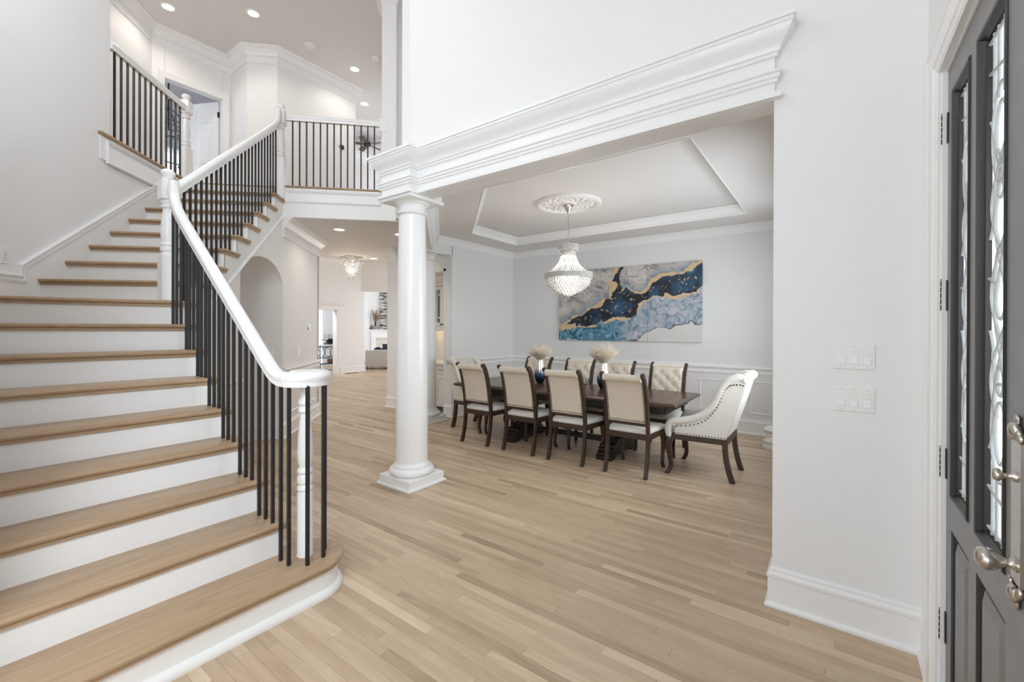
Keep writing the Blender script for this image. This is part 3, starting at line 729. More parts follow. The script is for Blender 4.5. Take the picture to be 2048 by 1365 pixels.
# starting step with its rounded end
def start_poly(d):
    c = (-2.325, 1.25); r = .20-d
    return [(-2.125-d, .03)]+[(c[0]+r*math.cos(a), c[1]+r*math.sin(a)) for a in [PI*i/20 for i in range(21)]]+[(c[0]-r, 1.16), (-2.46, 1.16), (-2.46, .03)]
def start_ring(d, z): return [(x, y, z) for x, y in start_poly(d)]
mb = MB(); mb.tone = rnd.random()
prof = [(.012*(1-math.cos(-PI/2+PI*k/6)), RS-.014+.014*math.sin(-PI/2+PI*k/6)) for k in range(7)]
mb.rings([start_ring(i, z) for i, z in prof]); mb.rings([start_ring(.016, RS-.046), start_ring(.016, RS-.026)]); mb.build('tread', 'oak_tread', stair)
mb = MB(); mb.rings([start_ring(.034, 0), start_ring(.034, RS-.044)]); mb.build('riser', 'trim_paint', stair)
mb = MB(); mb.rings([start_ring(*q) for q in ((.010, 0), (.008, .012), (.012, .026), (.022, .036), (.034, .04))]); mb.build('shoe_moulding', 'trim_paint', stair)
for n in range(2, 18):
    f = line_off(*riser_line(n), -.03) if n <= 9 else line_off(*riser_line(n), -.03)
    # the nosing hangs over the step below: push the line downhill
    p, q = [V(k) for k in riser_line(n)]
    tdir = (q-p).normalized(); nrm = Vector((tdir.y, -tdir.x))
    if nrm.dot(Vector((1, -.2))) < 0: nrm = -nrm
    def tread_poly(ov, side):
        fr = (p+nrm*ov, q+nrm*ov)
        if n < 17: b0, b1 = [V(k) for k in riser_line(n+1)]
        else: b0, b1 = [V(k) for k in (AB(LA+.0, BS), AB(LA+.0, BL))]
        bt = (b1-b0).normalized(); bn = Vector((bt.y, -bt.x))
        if bn.dot(Vector((1, -.2))) < 0: bn = -bn
        bk = (b0-bn*.015, b1-bn*.015)
        lo = (LOW_O[0]-Vector((0, .035-side)), LOW_O[1]-Vector((0, .035-side)))
        s45 = Vector((1, 1))/R2*(.035-side); uo = (UP_O[0]-s45, UP_O[1]-s45)
        if n <= 8: pts = [meet(fr, lo), meet(bk, lo), meet(bk, LOW_C), meet(fr, LOW_C)]
        elif n == 9: pts = [meet(fr, lo), meet(lo, uo), meet(bk, uo), meet(bk, UP_C), meet(LOW_C, UP_C), meet(fr, LOW_C)]
        else: pts = [meet(fr, uo), meet(bk, uo), meet(bk, UP_C), meet(fr, UP_C)]
        return [tuple(k) for k in pts]
    z = n*RS; mb = MB(); mb.tone = rnd.random()
    P = tread_poly(.03, .035)
    slab(mb, P, z-.028, z, .012); mb.prism(tread_poly(.014, .02), z-.046, z-.026)
    mb.build('tread', 'oak_tread' if n <= 9 else 'oak_tread_turned', stair)
for n in range(2, 19):
    p, q = [V(k) for k in (riser_line(n) if n < 18 else (AB(LA-.002, BS), AB(LA-.002, BL)))]
    tdir = (q-p).normalized(); nrm = Vector((tdir.y, -tdir.x))
    if nrm.dot(Vector((1, -.2))) < 0: nrm = -nrm
    mb = MB(); mb.prism([p, q, q-nrm*.02, p-nrm*.02], (n-1)*RS-.02, n*RS-.044); mb.build('riser', 'trim_paint', stair, 0)
mb = MB()
for n in range(2, 10):
    x1 = XO[n][0]; x0 = XO[n+1][0] if n < 9 else -4.13
    mb.box(x0-.003, x1-.003, 1.14, 1.181, 0, n*RS-.03)
mb.build('stringer', 'trim_paint', stair, 0)

# ------------------------------------------------------------------ railings
RAIL = [(-.020,-.040),(.020,-.040),(.024,-.032),(.020,-.022),(.026,-.010),(.033,.004),(.034,.018),(.027,.030),(.014,.037),(0,.039),(-.014,.037),(-.027,.030),(-.034,.018),(-.033,.004),(-.026,-.010),(-.020,-.022),(-.024,-.032)]
def baluster(parent, x, y, z0, z1, turn=0):
    h = .0081; c, s = math.cos(turn)*h*R2, math.sin(turn)*h*R2
    q = [(x+h*R2*math.cos(turn+PI/4+k*PI/2), y+h*R2*math.sin(turn+PI/4+k*PI/2)) for k in range(4)]
    mb = MB(); mb.prism(q, z0-.002, z1); return mb.build('baluster', 'black_iron', parent, 0)
def newel(parent, x, y, z0, base, turned, block, turn=0, w=.052, name='newel_post'):
    """square foot, turned shaft, square block and ball cap; heights are absolute: base top, block bottom, block top"""
    T = lambda p: (x+p[0]*math.cos(turn)-p[1]*math.sin(turn), y+p[0]*math.sin(turn)+p[1]*math.cos(turn), p[2])
    post = MB().bbox(-w, w, -w, w, z0, base, .006, T).build(name, 'trim_paint', parent)
    L = turned-base; r = w
    sh = [(r*.80, 0), (r*.94, .015), (r*.94, .03), (r*.74, .04), (r*.74, .06), (r*.95, .075), (r*.95, .15), (r*.74, .165), (r*.92, .18), (r*.92, .205), (r*.72, .225), (r*.84, .32), (r*.90, .42), (r*.80, .60), (r*.62, .80), (r*.60, .84), (r*.86, .86), (r*.90, .89), (r*.66, .91), (r*.66, .93), (r*.88, .95), (r*.84, 1.0)]
    MB().lathe([(q, base-.002+t*(L+.004)) for q, t in sh], n=24, T=T).build('shaft', 'trim_paint', post)
    MB().bbox(-w, w, -w, w, turned, block, .006, T).build('block', 'trim_paint', post)
    k = block-.001; cap = [(w*.7, 0), (w*.95, .008), (w*.6, .018), (w*.55, .026), (w*.8, .036), (w*.92, .05), (w*.86, .066), (w*.6, .08), (w*.2, .088)]
    MB().lathe([(q, k+t) for q, t in cap], n=24, T=T).build('cap', 'trim_paint', post)
    return post
# lower flight
low = thing('stair_railing', 'lower stair railing of black square balusters ending in a white volute', 'railing', (0, 0, 0))
zr = lambda x: 1.262+.742*(-2.56-x)
mb = MB(); vc = Vector((-2.315, 1.25)); vr = .11; zv = 1.152
path = [(vc.x+(vr-.035*(1-i/10))*math.cos(a), vc.y+(vr-.035*(1-i/10))*math.sin(a), zv) for i, a in [(i, math.radians(215-30.5*i)) for i in range(11)]]
path = [p for p in path][:-1]+[(vc.x, 1.14, zv)]
sl = bez([(vc.x, 1.14, zv), (-2.375, 1.138, zv+.004), (-2.44, 1.136, 1.178), (-2.53, 1.135, zr(-2.53)), (-2.8, 1.135, zr(-2.8))], 4)
mb.sweep([tuple(p) for p in path], RAIL)
mb.lathe([(.02, -.039), (.082, -.039), (.088, -.03), (.084, -.02), (.09, 0), (.092, .018), (.082, .032), (.05, .039), (0.001, .04)], (vc.x+.012, vc.y, zv), 28)
top = bez([(-3.72, 1.135, zr(-3.72)), (-3.86, 1.135, zr(-3.86)+.004), (-3.965, 1.135, 2.325), (-4.018, 1.135, 2.41), (-4.03, 1.135, 2.47), (-4.03, 1.135, 2.535)], 4)
mb.sweep([tuple(p) for p in sl]+[tuple(p) for p in top], RAIL, side=(0, 1, 0))
mb.box(-4.12, -4.0, 1.115, 1.155, 2.45, 2.52)
mb.build('handrail', 'trim_paint', low, 50)
bal = [(-2.37, 1.14, 1), (-2.285, 1.14, 1), (-2.21, 1.20, 1), (-2.222, 1.295, 1), (-2.295, 1.345, 1)]
for n, xs in {2: (-2.45, -2.53, -2.61), 3: (-2.70, -2.78, -2.86), 4: (-2.95, -3.03, -3.105), 5: (-3.17, -3.25, -3.33), 6: (-3.395, -3.47, -3.535), 7: (-3.61, -3.685, -3.75), 8: (-3.86, -3.95, -4.03)}.items():
    bal += [(x, 1.135, n) for x in xs]
for x, y, n in bal:
    zt = zv-.03 if x > -2.42 else min(zr(x)-.03, 2.40)
    if -2.5 < x < -2.42: zt = 1.165
    baluster(low, x, y, n*RS, zt)
# volute newel: round turned post
nx, ny = vc.x-.012, vc.y
sh = [(.042, 0), (.042, .008), (.040, .012), (.040, .34), (.034, .352), (.041, .36), (.041, .374), (.032, .388), (.041, .40), (.041, .43), (.033, .445), (.041, .456), (.041, .468), (.030, .484), (.039, .52), (.0405, .57), (.036, .66), (.028, .745), (.024, .775), (.036, .785), (.037, .80), (.028, .815), (.038, .83), (.037, .845), (.026, .86), (.0235, .89), (.022, .945)]
MB().lathe([(r, RS+z) for r, z in sh], (nx, ny, 0), 28).build('newel_post', 'trim_paint', low)
# upper flight
upr = thing('stair_railing', 'upper stair railing between the square middle newel and the landing newel', 'railing', (0, 0, 0))
newel(upr, -4.15, 1.135, 9*RS, 1.985, 2.405, 2.565)
zu = lambda a: 2.555+.712*(a-3.84); BB = -2.097
pts = [(3.70, zu(3.70)), (4.2, zu(4.2)), (5.0, zu(5.0)), (5.66, zu(5.66)), (5.78, zu(5.78)+.01), (5.845, 4.02), (5.87, 4.10), (5.872, 4.19)]
mb = MB(); mb.sweep([AB(a, BB, z) for a, z in [tuple(p) for p in bez([(a, z, 0) for a, z in pts], 3)] for a, z in [(a, z)]] if False else [AB(p.x, BB, p.y) for p in bez([(a, z, 0) for a, z in pts], 3)], RAIL, side=(1/R2, 1/R2, 0))
mb.box(5.86, 5.95, BB-.02, BB+.02, 4.12, 4.175, TAB); mb.build('handrail', 'trim_paint', upr, 50)
for k in range(24):
    a = 3.886+.0831*k; n = 9 if a < A10-.03 else 10+int((a-(A10-.03))/RUN); n = min(n, 17)
    zt = min(zu(a)-.03, 3.99)
    x, y, _ = AB(a, BB); baluster(upr, x, y, n*RS, zt, PI/4)
x, y, _ = AB(5.975, BB); newel(upr, x, y, 17*RS, 3.60, 4.035, 4.215, PI/4)
# landing
lnd = thing('landing_railing', 'short level railing of black balusters across the landing', 'railing', (0, 0, 0))
mb = MB(); mb.sweep([AB(6.02, b, 4.15) for b in (BB+.03, -1.4, PB-.13)], RAIL, side=(1/R2, -1/R2, 0)); mb.build('handrail', 'trim_paint', lnd, 50)
for k in range(13):
    x, y, _ = AB(6.02, -1.972+k*.0852); baluster(lnd, x, y, Z2, 4.12, PI/4)
x, y, _ = AB(6.03, PB-.165); newel(lnd, x, y, Z2, 3.66, 4.035, 4.215, PI/4, .05, 'half_newel')
# balcony
bcn = thing('balcony_railing', 'upper left balcony railing of black balusters behind the stair wall', 'railing', (0, 0, 0))
mb = MB(); BC = -3.21
mb.sweep([AB(a, BC, 4.154) for a in (4.735, 5.2, 5.94)], RAIL, side=(1/R2, 1/R2, 0)); mb.build('handrail', 'trim_paint', bcn, 50)
for k in range(13):
    x, y, _ = AB(4.799+.0883*k, BC); baluster(bcn, x, y, Z2, 4.12, PI/4)
x, y, _ = AB(5.985, BC); newel(bcn, x, y, Z2, 3.66, 4.09, 4.25, PI/4)
x, y, _ = AB(4.738, BC-.06); newel(bcn, x, y, Z2, 3.66, 4.09, 4.25, PI/4, .04, 'half_newel')

# ------------------------------------------------------------------ front door in the right wall (seen face x = DX)
DX = .345
door = struct(bpy.data.objects.new('door_1', None), 'grey panelled front door with two leaded glass lights and black hinges', 'door'); COL.objects.link(door)
def dbox(mb, y0, y1, z0, z1, x0=DX, x1=DX+.045): return mb.box(x0, x1, y0, y1, z0, z1)
GY = [(2.205, 1.955), (1.865, 1.59)]       # the two glass lights (left edge, right edge)
GZ0, GZ1, PZ0, PZ1 = .815, 2.285, .13, .70
mb = MB()
dbox(mb, GY[0][0], DY1-.008, .01, DZ-.006); dbox(mb, GY[1][0], GY[0][1], .01, DZ-.006); dbox(mb, DY0, GY[1][1], .01, DZ-.006)
for yl, yr in GY:
    dbox(mb, yr, yl, GZ1, DZ-.006); dbox(mb, yr, yl, PZ1, GZ0); dbox(mb, yr, yl, .01, PZ0)
mb.build('leaf', 'door_grey', door, 0)
def frame_yz(mb, y0, y1, z0, z1, prof):
    """prof [(inward, depth)] runs round a rectangle on the door face"""
    cs = [(y0,z0,1,1),(y1,z0,-1,1),(y1,z1,-1,-1),(y0,z1,1,-1)]
    mb.rings([[(DX+h, y+sy*o, z+sz*o) for o, h in prof] for y, z, sy, sz in cs], loop=True)
for i, (yl, yr) in enumerate(GY):
    mb = MB(); frame_yz(mb, yr, yl, GZ0, GZ1, [(0,-.002),(.004,-.006),(.010,-.004),(.016,.008),(.022,.012),(.026,.026),(.026,.04),(0,.04)])
    mb.build('glass_moulding', 'door_black', door, 40, label='black moulding round the leaded glass')
    y0, y1, z0, z1 = yr+.026, yl-.026, GZ0+.026, GZ1-.026
    pane = MB().add([(DX+.024, y0, z0), (DX+.024, y1, z0), (DX+.024, y1, z1), (DX+.024, y0, z1)], [(0, 1, 2, 3)]).build('glass_pane', 'frosted_glass', door, 0)
    yc = (y0+y1)/2; hw = (y1-y0)/2; mb = MB(); cx = DX+.019; r = .0042
    def came(pts, rr=r): mb.tube([(cx, y, z) for y, z in pts], rr, 6, up=(1, 0, 0))
    def arc(cy, cz, ry, rz, a0, a1, n=14): return [(cy+ry*math.cos(math.radians(a0+(a1-a0)*k/n)), cz+rz*math.sin(math.radians(a0+(a1-a0)*k/n))) for k in range(n+1)]
    hh = z1-z0
    for e in (z0+.012, z1-.012): came([(y0, e), (y1, e)])
    for k in (-.62, -.25, .25, .62):
        came([(yc+k*hw, z0), (yc+k*hw*.9, z0+.20)]); came([(yc+k*hw, z1), (yc+k*hw*.9, z1-.20)])
    came([(y0, z0+.10), (y1, z0+.13)]); came([(y0, z1-.13), (y1, z1-.10)])
    for zc in (z0+.30, z1-.30):
        came(arc(yc, zc, hw*.42, .085, 0, 360, 24)); came(arc(yc, zc, hw*.74, .135, 0, 360, 24))
        came(arc(yc, zc+(.14 if zc < 1.4 else -.14), hw*.25, .04, 0, 360, 14))
    mid = (z0+z1)/2; A = hw*.80
    for sg in (1, -1):
        came([(yc+sg*A*math.sin(3*PI*(z-(z0+.34))/(hh-.68)+.35), z) for z in [z0+.34+(hh-.68)*k/40 for k in range(41)]])
        came([(yc+sg*A*.58*math.sin(3*PI*(z-(z0+.34))/(hh-.68)+.95), z) for z in [z0+.34+(hh-.68)*k/40 for k in range(41)]])
        came(arc(yc+sg*hw, mid+.30, hw*.55, .17, 90+90*sg-80, 90+90*sg+80)); came(arc(yc+sg*hw, mid-.30, hw*.55, .17, 90+90*sg-80, 90+90*sg+80))
        came([(yc+sg*hw, mid+sg*.02), (yc+sg*hw*.35, mid)])
    came(arc(yc, mid, hw*.5, .10, 0, 360, 20))
    mb.build('lead_came', 'came_lead', door, 60, label='soft grey lead lines curving in ovals and bars')
for yl, yr in GY:
    mb = MB(); frame_yz(mb, yr, yl, PZ0, PZ1, [(0,0),(.010,.004),(.014,.022),(.036,.026),(.036,.04),(0,.04)])
    mb.build('panel_moulding', 'door_black', door, 30, label='black sunk moulding round the lower panel'); MB().rings([[(DX+x, y0, z0), (DX+x, y1, z0), (DX+x, y1, z1), (DX+x, y0, z1)] for x, i in ((.03, .030), (.012, .034), (.002, .058)) for y0, y1, z0, z1 in ((yr+i, yl-i, PZ0+i, PZ1-i),)]).build('raised_panel', 'door_grey', door, 20)
for zt, zb in ((2.236, 2.124), (1.608, 1.494), (.975, .863), (.359, .244)):
    mb = MB(); h = zt-zb
    hy = DY1+.004
    for k in range(5): mb.lathe([(.0065, k*h/5+.0012), (.0075, k*h/5+.003), (.0075, (k+1)*h/5-.003), (.0065, (k+1)*h/5-.0012)], (DX-.012, hy, zb), 10)
    mb.lathe([(.005, 0), (.008, .003), (.004, .009), (.001, .012)], (DX-.012, hy, zt), 10); mb.lathe([(.001, -.010), (.006, -.004), (.005, 0)], (DX-.012, hy, zb), 10)
    mb.box(DX-.004, DX+.001, hy-.026, hy+.001, zb, zt); mb.box(.322, .331, hy, hy+.02, zb, zt)
    mb.build('hinge', 'black_iron', door, 40, label='black butt hinge')
# lock plate, thumb turn and egg knob in brushed nickel
ly = 1.485; mb = MB()
mb.bbox(DX-.008, DX, ly-.032, ly+.032, .84, 1.17, .003); lp = mb.build('lock_plate', 'nickel', door, 30, label='long brushed nickel lock plate')
mb = MB()
for s_, zc in ((1, 1.17), (-1, .84)):
    for k in range(-3, 4):
        mb.ball((DX-.008, ly+k*.011, zc+s_*(.022-.0017*k*k)), .010, 8, 5, sc=(.7, 1, 1.2))
    mb.ball((DX-.01, ly, zc+s_*.022), .020, 10, 6, sc=(.6, 1.2, 1)); mb.ball((DX-.006, ly, zc+s_*.044), .012, 8, 5, sc=(.6, 1, 1.3))
mb.build('shell_ornament', 'nickel', lp, 60)
TK = lambda zc: (lambda p: (DX-p[2], ly+p[0], zc+p[1]))
mb = MB(); mb.lathe([(.018, .006), (.018, .010), (.011, .014), (.010, .024), (.013, .030), (.022, .042), (.026, .054), (.022, .066), (.012, .072), (.001, .073)], (0,0,0), 22, TK(.885), sc=(1.2, 1)); mb.build('knob', 'nickel', lp, 60)
mb = MB(); mb.lathe([(.012, .006), (.012, .012), (.006, .016), (.006, .028), (.013, .032), (.015, .036), (.012, .044), (.001, .046)], (0,0,0), 16, TK(1.085)); mb.build('thumb_turn', 'nickel', lp, 60)
d3 = copy_tree(door); d3.name = 'door_3'; d3.location = (0, 2*DY0, 0); d3.scale = (1, -1, 1); [bpy.data.objects.remove(g) for q in list(d3.children) if q.name.startswith('lock_plate') for g in list(q.children)+[q]]; d3['label'] = 'second leaf of the grey front door, nearest the camera'
# casing
mb = MB()
CAS = [(0,0),(0,.012),(.008,.018),(.030,.018),(.036,.024),(.085,.028),(.095,.034),(.104,.034),(.108,.02),(.108,0)]
def casing(mb, path, prof):
    P = [Vector(p) for p in path]; rs = []
    for i in range(len(P)):
        ns = []
        for u, v in ((i-1, i), (i, i+1)):
            if u < 0 or v >= len(P): continue
            d = (P[v]-P[u]).normalized(); ns.append(Vector((-d.y, d.x)))
        n = sum(ns, Vector((0, 0)))
        if len(ns) == 2: n = n/(1+ns[0].dot(ns[1]))
        rs.append([(.33-o, P[i].x+c*n.x, P[i].y+c*n.y) for c, o in prof])
    mb.rings(rs)
casing(mb, [(DYL, 0), (DYL, DZ), (DY1, DZ), (DY1, 0)], CAS)
mb.box(.33, .48, DY1-.006, DY1+.01, 0, DZ+.01); mb.box(.33, .48, DYL-.01, DYL+.006, 0, DZ+.01); mb.box(.34, .48, DYL, DY1, DZ-.006, DZ+.005)
mb.mold([(.33, DY1+.125), (.33, DY0-.2)], [(0, DZ+.10), (.036, DZ+.10), (.036, DZ+.125), (.05, DZ+.14), (.062, DZ+.17), (.07, DZ+.175), (.07, DZ+.19), (0, DZ+.19)][::1]) if False else None
trim('trim_door_casing', 'white moulded casing round the front door', mb)

# ------------------------------------------------------------------ switches and outlets
def switch_plate(name, label, T, gangs, kind='rocker', cat='switch'):
    """T maps (across, out, z) about the plate centre"""
    w = .0575+.0463*(gangs-1)*1.07; h = .115
    root = MB().rings([[T((x*a, o, z*b)) for x, z in ((-1,-1),(1,-1),(1,1),(-1,1))] for a, b, o in ((w/2, h/2, 0), (w/2, h/2, .003), (w/2-.003, h/2-.003, .0065))]).build(name, 'white_plastic', None, 20)
    tag(root, label, cat)
    for g in range(gangs):
        c = (g-(gangs-1)/2)*.0495
        if kind == 'rocker':
            fr = MB().rings([[T((c+x*a, o, z*b)) for x, z in ((-1,-1),(1,-1),(1,1),(-1,1))] for a, b, o in ((.0172, .0345, .0060), (.0172, .0345, .0080), (.0165, .0338, .0080), (.0165, .0338, .0030))]).build('rocker_frame', 'white_plastic', root, 0)
            mb = MB(); k = .0146
            mb.rings([[T((c-k, .003, z)), T((c+k, .003, z)), T((c+k, o, z)), T((c-k, o, z))] for z, o in ((-.0318, .0115), (0, .0070), (.0318, .0082))])
            mb.build('rocker', 'white_plastic', root, 0)
            for s_ in (-1, 1): MB().lathe([(.0022, 0), (.0022, .001), (.001, .0015)], n=8, T=lambda p, s_=s_, c=c: T((c+p[0], .0063+p[2], s_*.048+p[1]))).build('screw', 'steel', root, 40)
        else:
            MB().rings([[T((c+x*a, o, z*b)) for x, z in ((-1,-1),(1,-1),(1,1),(-1,1))] for a, b, o in ((.0165, .0335, .006), (.0165, .0335, .0085), (.0155, .0325, .009))]).build('receptacle', 'white_plastic', root, 20)
            mb = MB()
            for zz in (-.018, .018):
                for xx in (-.006, .006): mb.rings([[T((xx+x*.0009, o, zz+z*.0045)) for x, z in ((-1,-1),(1,-1),(1,1),(-1,1))] for o in (.0086, .0096)])
                mb.rings([[T((x*.002, o, zz-.010+z*.002)) for x, z in ((-1,-1),(1,-1),(1,1),(-1,1))] for o in (.0086, .0096)])
            mb.build('slot', 'black_iron', root, 0)
            MB().lathe([(.0022, 0), (.0022, .001), (.001, .0015)], n=8, T=lambda p: T((p[0], .009+p[2], p[1]))).build('screw', 'steel', root, 40)
    return root
def TF(x, z): return lambda p: (x+p[0], 2.61-p[1], z+p[2])
switch_plate('switch_plate', 'upper of the two white triple switch plates right of the dining opening', TF(.078, 1.292), 3)
switch_plate('switch_plate', 'lower of the two white triple switch plates right of the dining opening', TF(.078, 1.092), 3)
switch_plate('wall_outlet', 'white wall outlet above the landing skirt at the left edge', lambda p: AB(3.712+p[0], BL+p[1], 1.948+p[2]), 1, 'outlet', 'outlet')
switch_plate('switch_plate', 'white switch plate on the side of the arched passage', lambda p: AB(NA1-p[1], -2.222+p[0], 1.115+p[2]), 1)
switch_plate('switch_plate', 'white switch plate on the hall wall below the round thermostat', lambda p: AB(6.618+p[0], BS+p[1], 1.094+p[2]), 1)
switch_plate('switch_plate', 'small white switch plate on the hall pilaster beside the big column', lambda p: (-6.30+p[0], 5.05-p[1], 1.13+p[2]), 1)
switch_plate('switch_plate', 'small white switch plate on the far wall right of the doorway', lambda p: (-12.6+p[1], 8.07+p[0], 1.06+p[2]), 1)
switch_plate('wall_outlet', 'small white outlet low on the far wall near the sofa', lambda p: (-12.6+p[1], 8.40+p[0], .30+p[2]), 1, 'outlet', 'outlet')
def dial(label, T, r, mat, plate=True):
    t = thing('thermostat', label, 'thermostat')
    if plate: MB().box(-r*1.5, r*1.5, 0, .006, -r*1.5, r*1.5, T).build('backplate', 'white_plastic', t, 0)
    MB().lathe([(r, 0), (r, .016), (r*.93, .022), (r*.88, .022)], n=24, T=lambda p: T((p[0], .004+p[2], p[1]))).build('ring', mat, t, 40)
    MB().lathe([(r*.88, 0), (r*.88, .0215), (r*.3, .0225)], n=24, T=lambda p: T((p[0], .004+p[2], p[1]))).build('display', 'door_black', t, 40)
dial('round steel thermostat with a dark face on the hall wall', lambda p: AB(7.026+p[0], BS+p[1], 1.435+p[2]), .042, 'steel')
dial('round black thermostat behind the landing balusters', lambda p: (-7.39+p[1], 4.653+p[0], 4.80+p[2]), .045, 'door_black', False)
switch_plate('switch_plate', 'faint white switch plate behind the upper stair balusters', lambda p: (-7.39+p[1], 3.62+p[0], 4.46+p[2]), 1)

# ------------------------------------------------------------------ dining table
def table():
    t = thing('dining_table', 'long dark walnut dining table on two trestle pedestals under the chandelier', 'table', (-2.66, 4.75, 0))
    hx, hy, zt = 1.455, .50, .70
    mb = MB(); mb.tone = .55
    mb.rings([[(x*(hx-i), y*(hy-i), z) for x, y in ((-1,-1),(1,-1),(1,1),(-1,1))] for i, z in ((.05, zt-.05), (.03, zt-.048), (.012, zt-.038), (.004, zt-.028), (.0, zt-.020), (.006, zt-.012), (.016, zt-.006), (.030, zt-.0015), (.034, zt))])
    top = mb.build('tabletop', 'table_walnut', t, 20)
    for i in range(5):
        mb = MB(); mb.tone = .2+.15*i; w = (2*hy-.29)/5; y0 = -hy+.145+i*w
        mb.bbox(-hx+.16, hx-.16, y0+.0006, y0+w-.0006, zt-.004, zt+.0016, .0008); mb.build('plank', 'table_walnut', top, 0)
    for s_ in (-1, 1):
        mb = MB(); mb.tone = .4+.1*s_; mb.bbox(-hx+.036, hx-.036, s_*(hy-.09)-.053, s_*(hy-.09)+.053, zt-.004, zt+.0012, .0008); mb.build('border_board', 'table_walnut', top, 0)
        mb = MB(); mb.tone = .6; mb.bbox(s_*(hx-.098)-.06, s_*(hx-.098)+.06, -hy+.145, hy-.145, zt-.004, zt+.0012, .0008); mb.build('border_board', 'table_walnut', top, 0)
    mb = MB()
    for s_ in (-1, 1):
        mb.box(-hx+.13, hx-.13, s_*(hy-.10)-.012, s_*(hy-.10)+.012, zt-.115, zt-.045)
        mb.box(s_*(hx-.13)-.012, s_*(hx-.13)+.012, -hy+.10, hy-.10, zt-.115, zt-.045)
    mb.box(-hx+.118, hx-.118, -hy+.088, hy-.088, zt-.118, zt-.11); ap = mb.build('apron', 'ebony', t, 0)
    mb = MB()
    for s_ in (-1, 1):
        x = -hx+.14
        while x < hx-.14: mb.octa((x, s_*(hy-.087), zt-.075), .008); mb.box(x-.012, x+.012, s_*(hy-.088)-.004, s_*(hy-.088)+.004, zt-.060, zt-.052); x += .04
        y = -hy+.12
        while y < hy-.12: mb.octa((s_*(hx-.117), y, zt-.075), .008); mb.box(s_*(hx-.117)-.004, s_*(hx-.117)+.004, y-.012, y+.012, zt-.060, zt-.052); y += .04
    mb.build('dentil_studs', 'nailhead', ap, 0, kind='stuff')
    for px in (-.62, .66):
        mb = MB(); w = .085
        prof = [(-.375, .0), (-.375, .045), (-.345, .052), (-.345, .075), (-.31, .085), (-.31, .11), (-.27, .122), (-.27, .15), (-.20, .168), (-.17, .20), (.17, .20), (.20, .168), (.27, .15), (.27, .122), (.31, .11), (.31, .085), (.345, .075), (.345, .052), (.375, .045), (.375, 0), (.25, 0), (.22, .03), (-.22, .03), (-.25, 0)]
        mb.rings([[(px+x, y, z) for y, z in prof] for x in (-w, w)]); ft = mb.build('trestle_foot', 'ebony', t, 0)
        for sy in (-.12, .12):
            MB().lathe([(.062, .195), (.066, .205), (.066, .225), (.048, .235), (.060, .25), (.060, .27), (.042, .285), (.052, .32), (.060, .36), (.056, .41), (.040, .46), (.036, .485), (.052, .495), (.052, .515), (.045, .525), (.062, .54), (.062, .56)], (px, sy, 0), 20).build('turned_post', 'ebony', t, 40)
        mb = MB(); mb.box(px-.07, px+.07, -.33, .33, .545, .585); mb.box(px-.055, px+.055, -.24, .24, .51, .55)
        for sy in (-1, 1):
            mb.rings([[(px+x, sy*y, z) for y, z in ((.20, .30), (.25, .33), (.28, .40), (.27, .47), (.30, .55), (.22, .55), (.20, .46), (.215, .39), (.19, .34))] for x in (-.035, .035)])
        mb.build('pedestal_head', 'ebony', t, 20)
    mb = MB(); mb.bbox(-.62, .66, -.035, .035, .11, .165, .006); mb.build('stretcher', 'ebony', t, 0)
    return t
table()

# ------------------------------------------------------------------ dining chairs (local: sitter looks along +y, rear feet on y = 0)
def post_y(z):
    pts = [(0, 0), (.022, .06), (.045, .15), (.062, .25), (.072, .36), (.072, .45), (.062, .55), (.042, .68), (.012, .80), (-.018, .89), (-.05, .95), (-.085, .995)]
    pts = [(0, 0), (.06, .022), (.15, .045), (.25, .062), (.36, .072), (.45, .070), (.55, .060), (.68, .040), (.80, .012), (.89, -.016), (.95, -.045), (.995, -.085)]
    for (a, ya), (b, yb) in zip(pts, pts[1:]):
        if z <= b: return ya+(yb-ya)*(z-a)/(b-a)
    return pts[-1][1]
def tuft_panel(mb, X, Z0, Z1, yf, nx=26, nz=24, rows=((.86, 2, 0), (.70, 3, 1), (.54, 2, 0), (.38, 3, 1), (.22, 2, 0)), depth=.016):
    """padded front with buttons at a diamond of dimples; yf(z) is the unpadded plane"""
    btn = []
    for t, n, odd in rows:
        us = (-.42, .42) if n == 2 else (-.80, 0, .80)
        for u in us: btn.append((u*X, Z0+(Z1-Z0)*t))
    g = []
    for i in range(nz+1):
        z = Z0+(Z1-Z0)*i/nz; row = []
        for j in range(nx+1):
            x = -X+2*X*j/nx
            e = min(1, (X-abs(x))/.03)*min(1, (z-Z0)/.03+.2)
            d = .030*math.sqrt(max(0, e))
            for bx, bz in btn:
                q = math.hypot(x-bx, (z-bz)*1.0)
                d -= depth*math.exp(-(q/.030)**2)
                # pleat running to the neighbouring buttons
            for (ax, az) in btn:
                for (bx, bz) in btn:
                    if bz > az and .05 < math.hypot(ax-bx, az-bz) < .17 and abs(ax-bx) > .02:
                        L = math.hypot(bx-ax, bz-az); tt = ((x-ax)*(bx-ax)+(z-az)*(bz-az))/L/L
                        if 0 < tt < 1:
                            q = abs((x-ax)*(bz-az)-(z-az)*(bx-ax))/L; d -= .006*math.exp(-(q/.009)**2)
            row.append((x, yf(z)+d, z))
        g.append(row)
    vs = [p for r in g for p in r]; fs = []
    for i in range(nz):
        for j in range(nx): a = i*(nx+1)+j; fs.append((a, a+1, a+nx+2, a+nx+1))
    mb.add(vs, fs); return btn, g
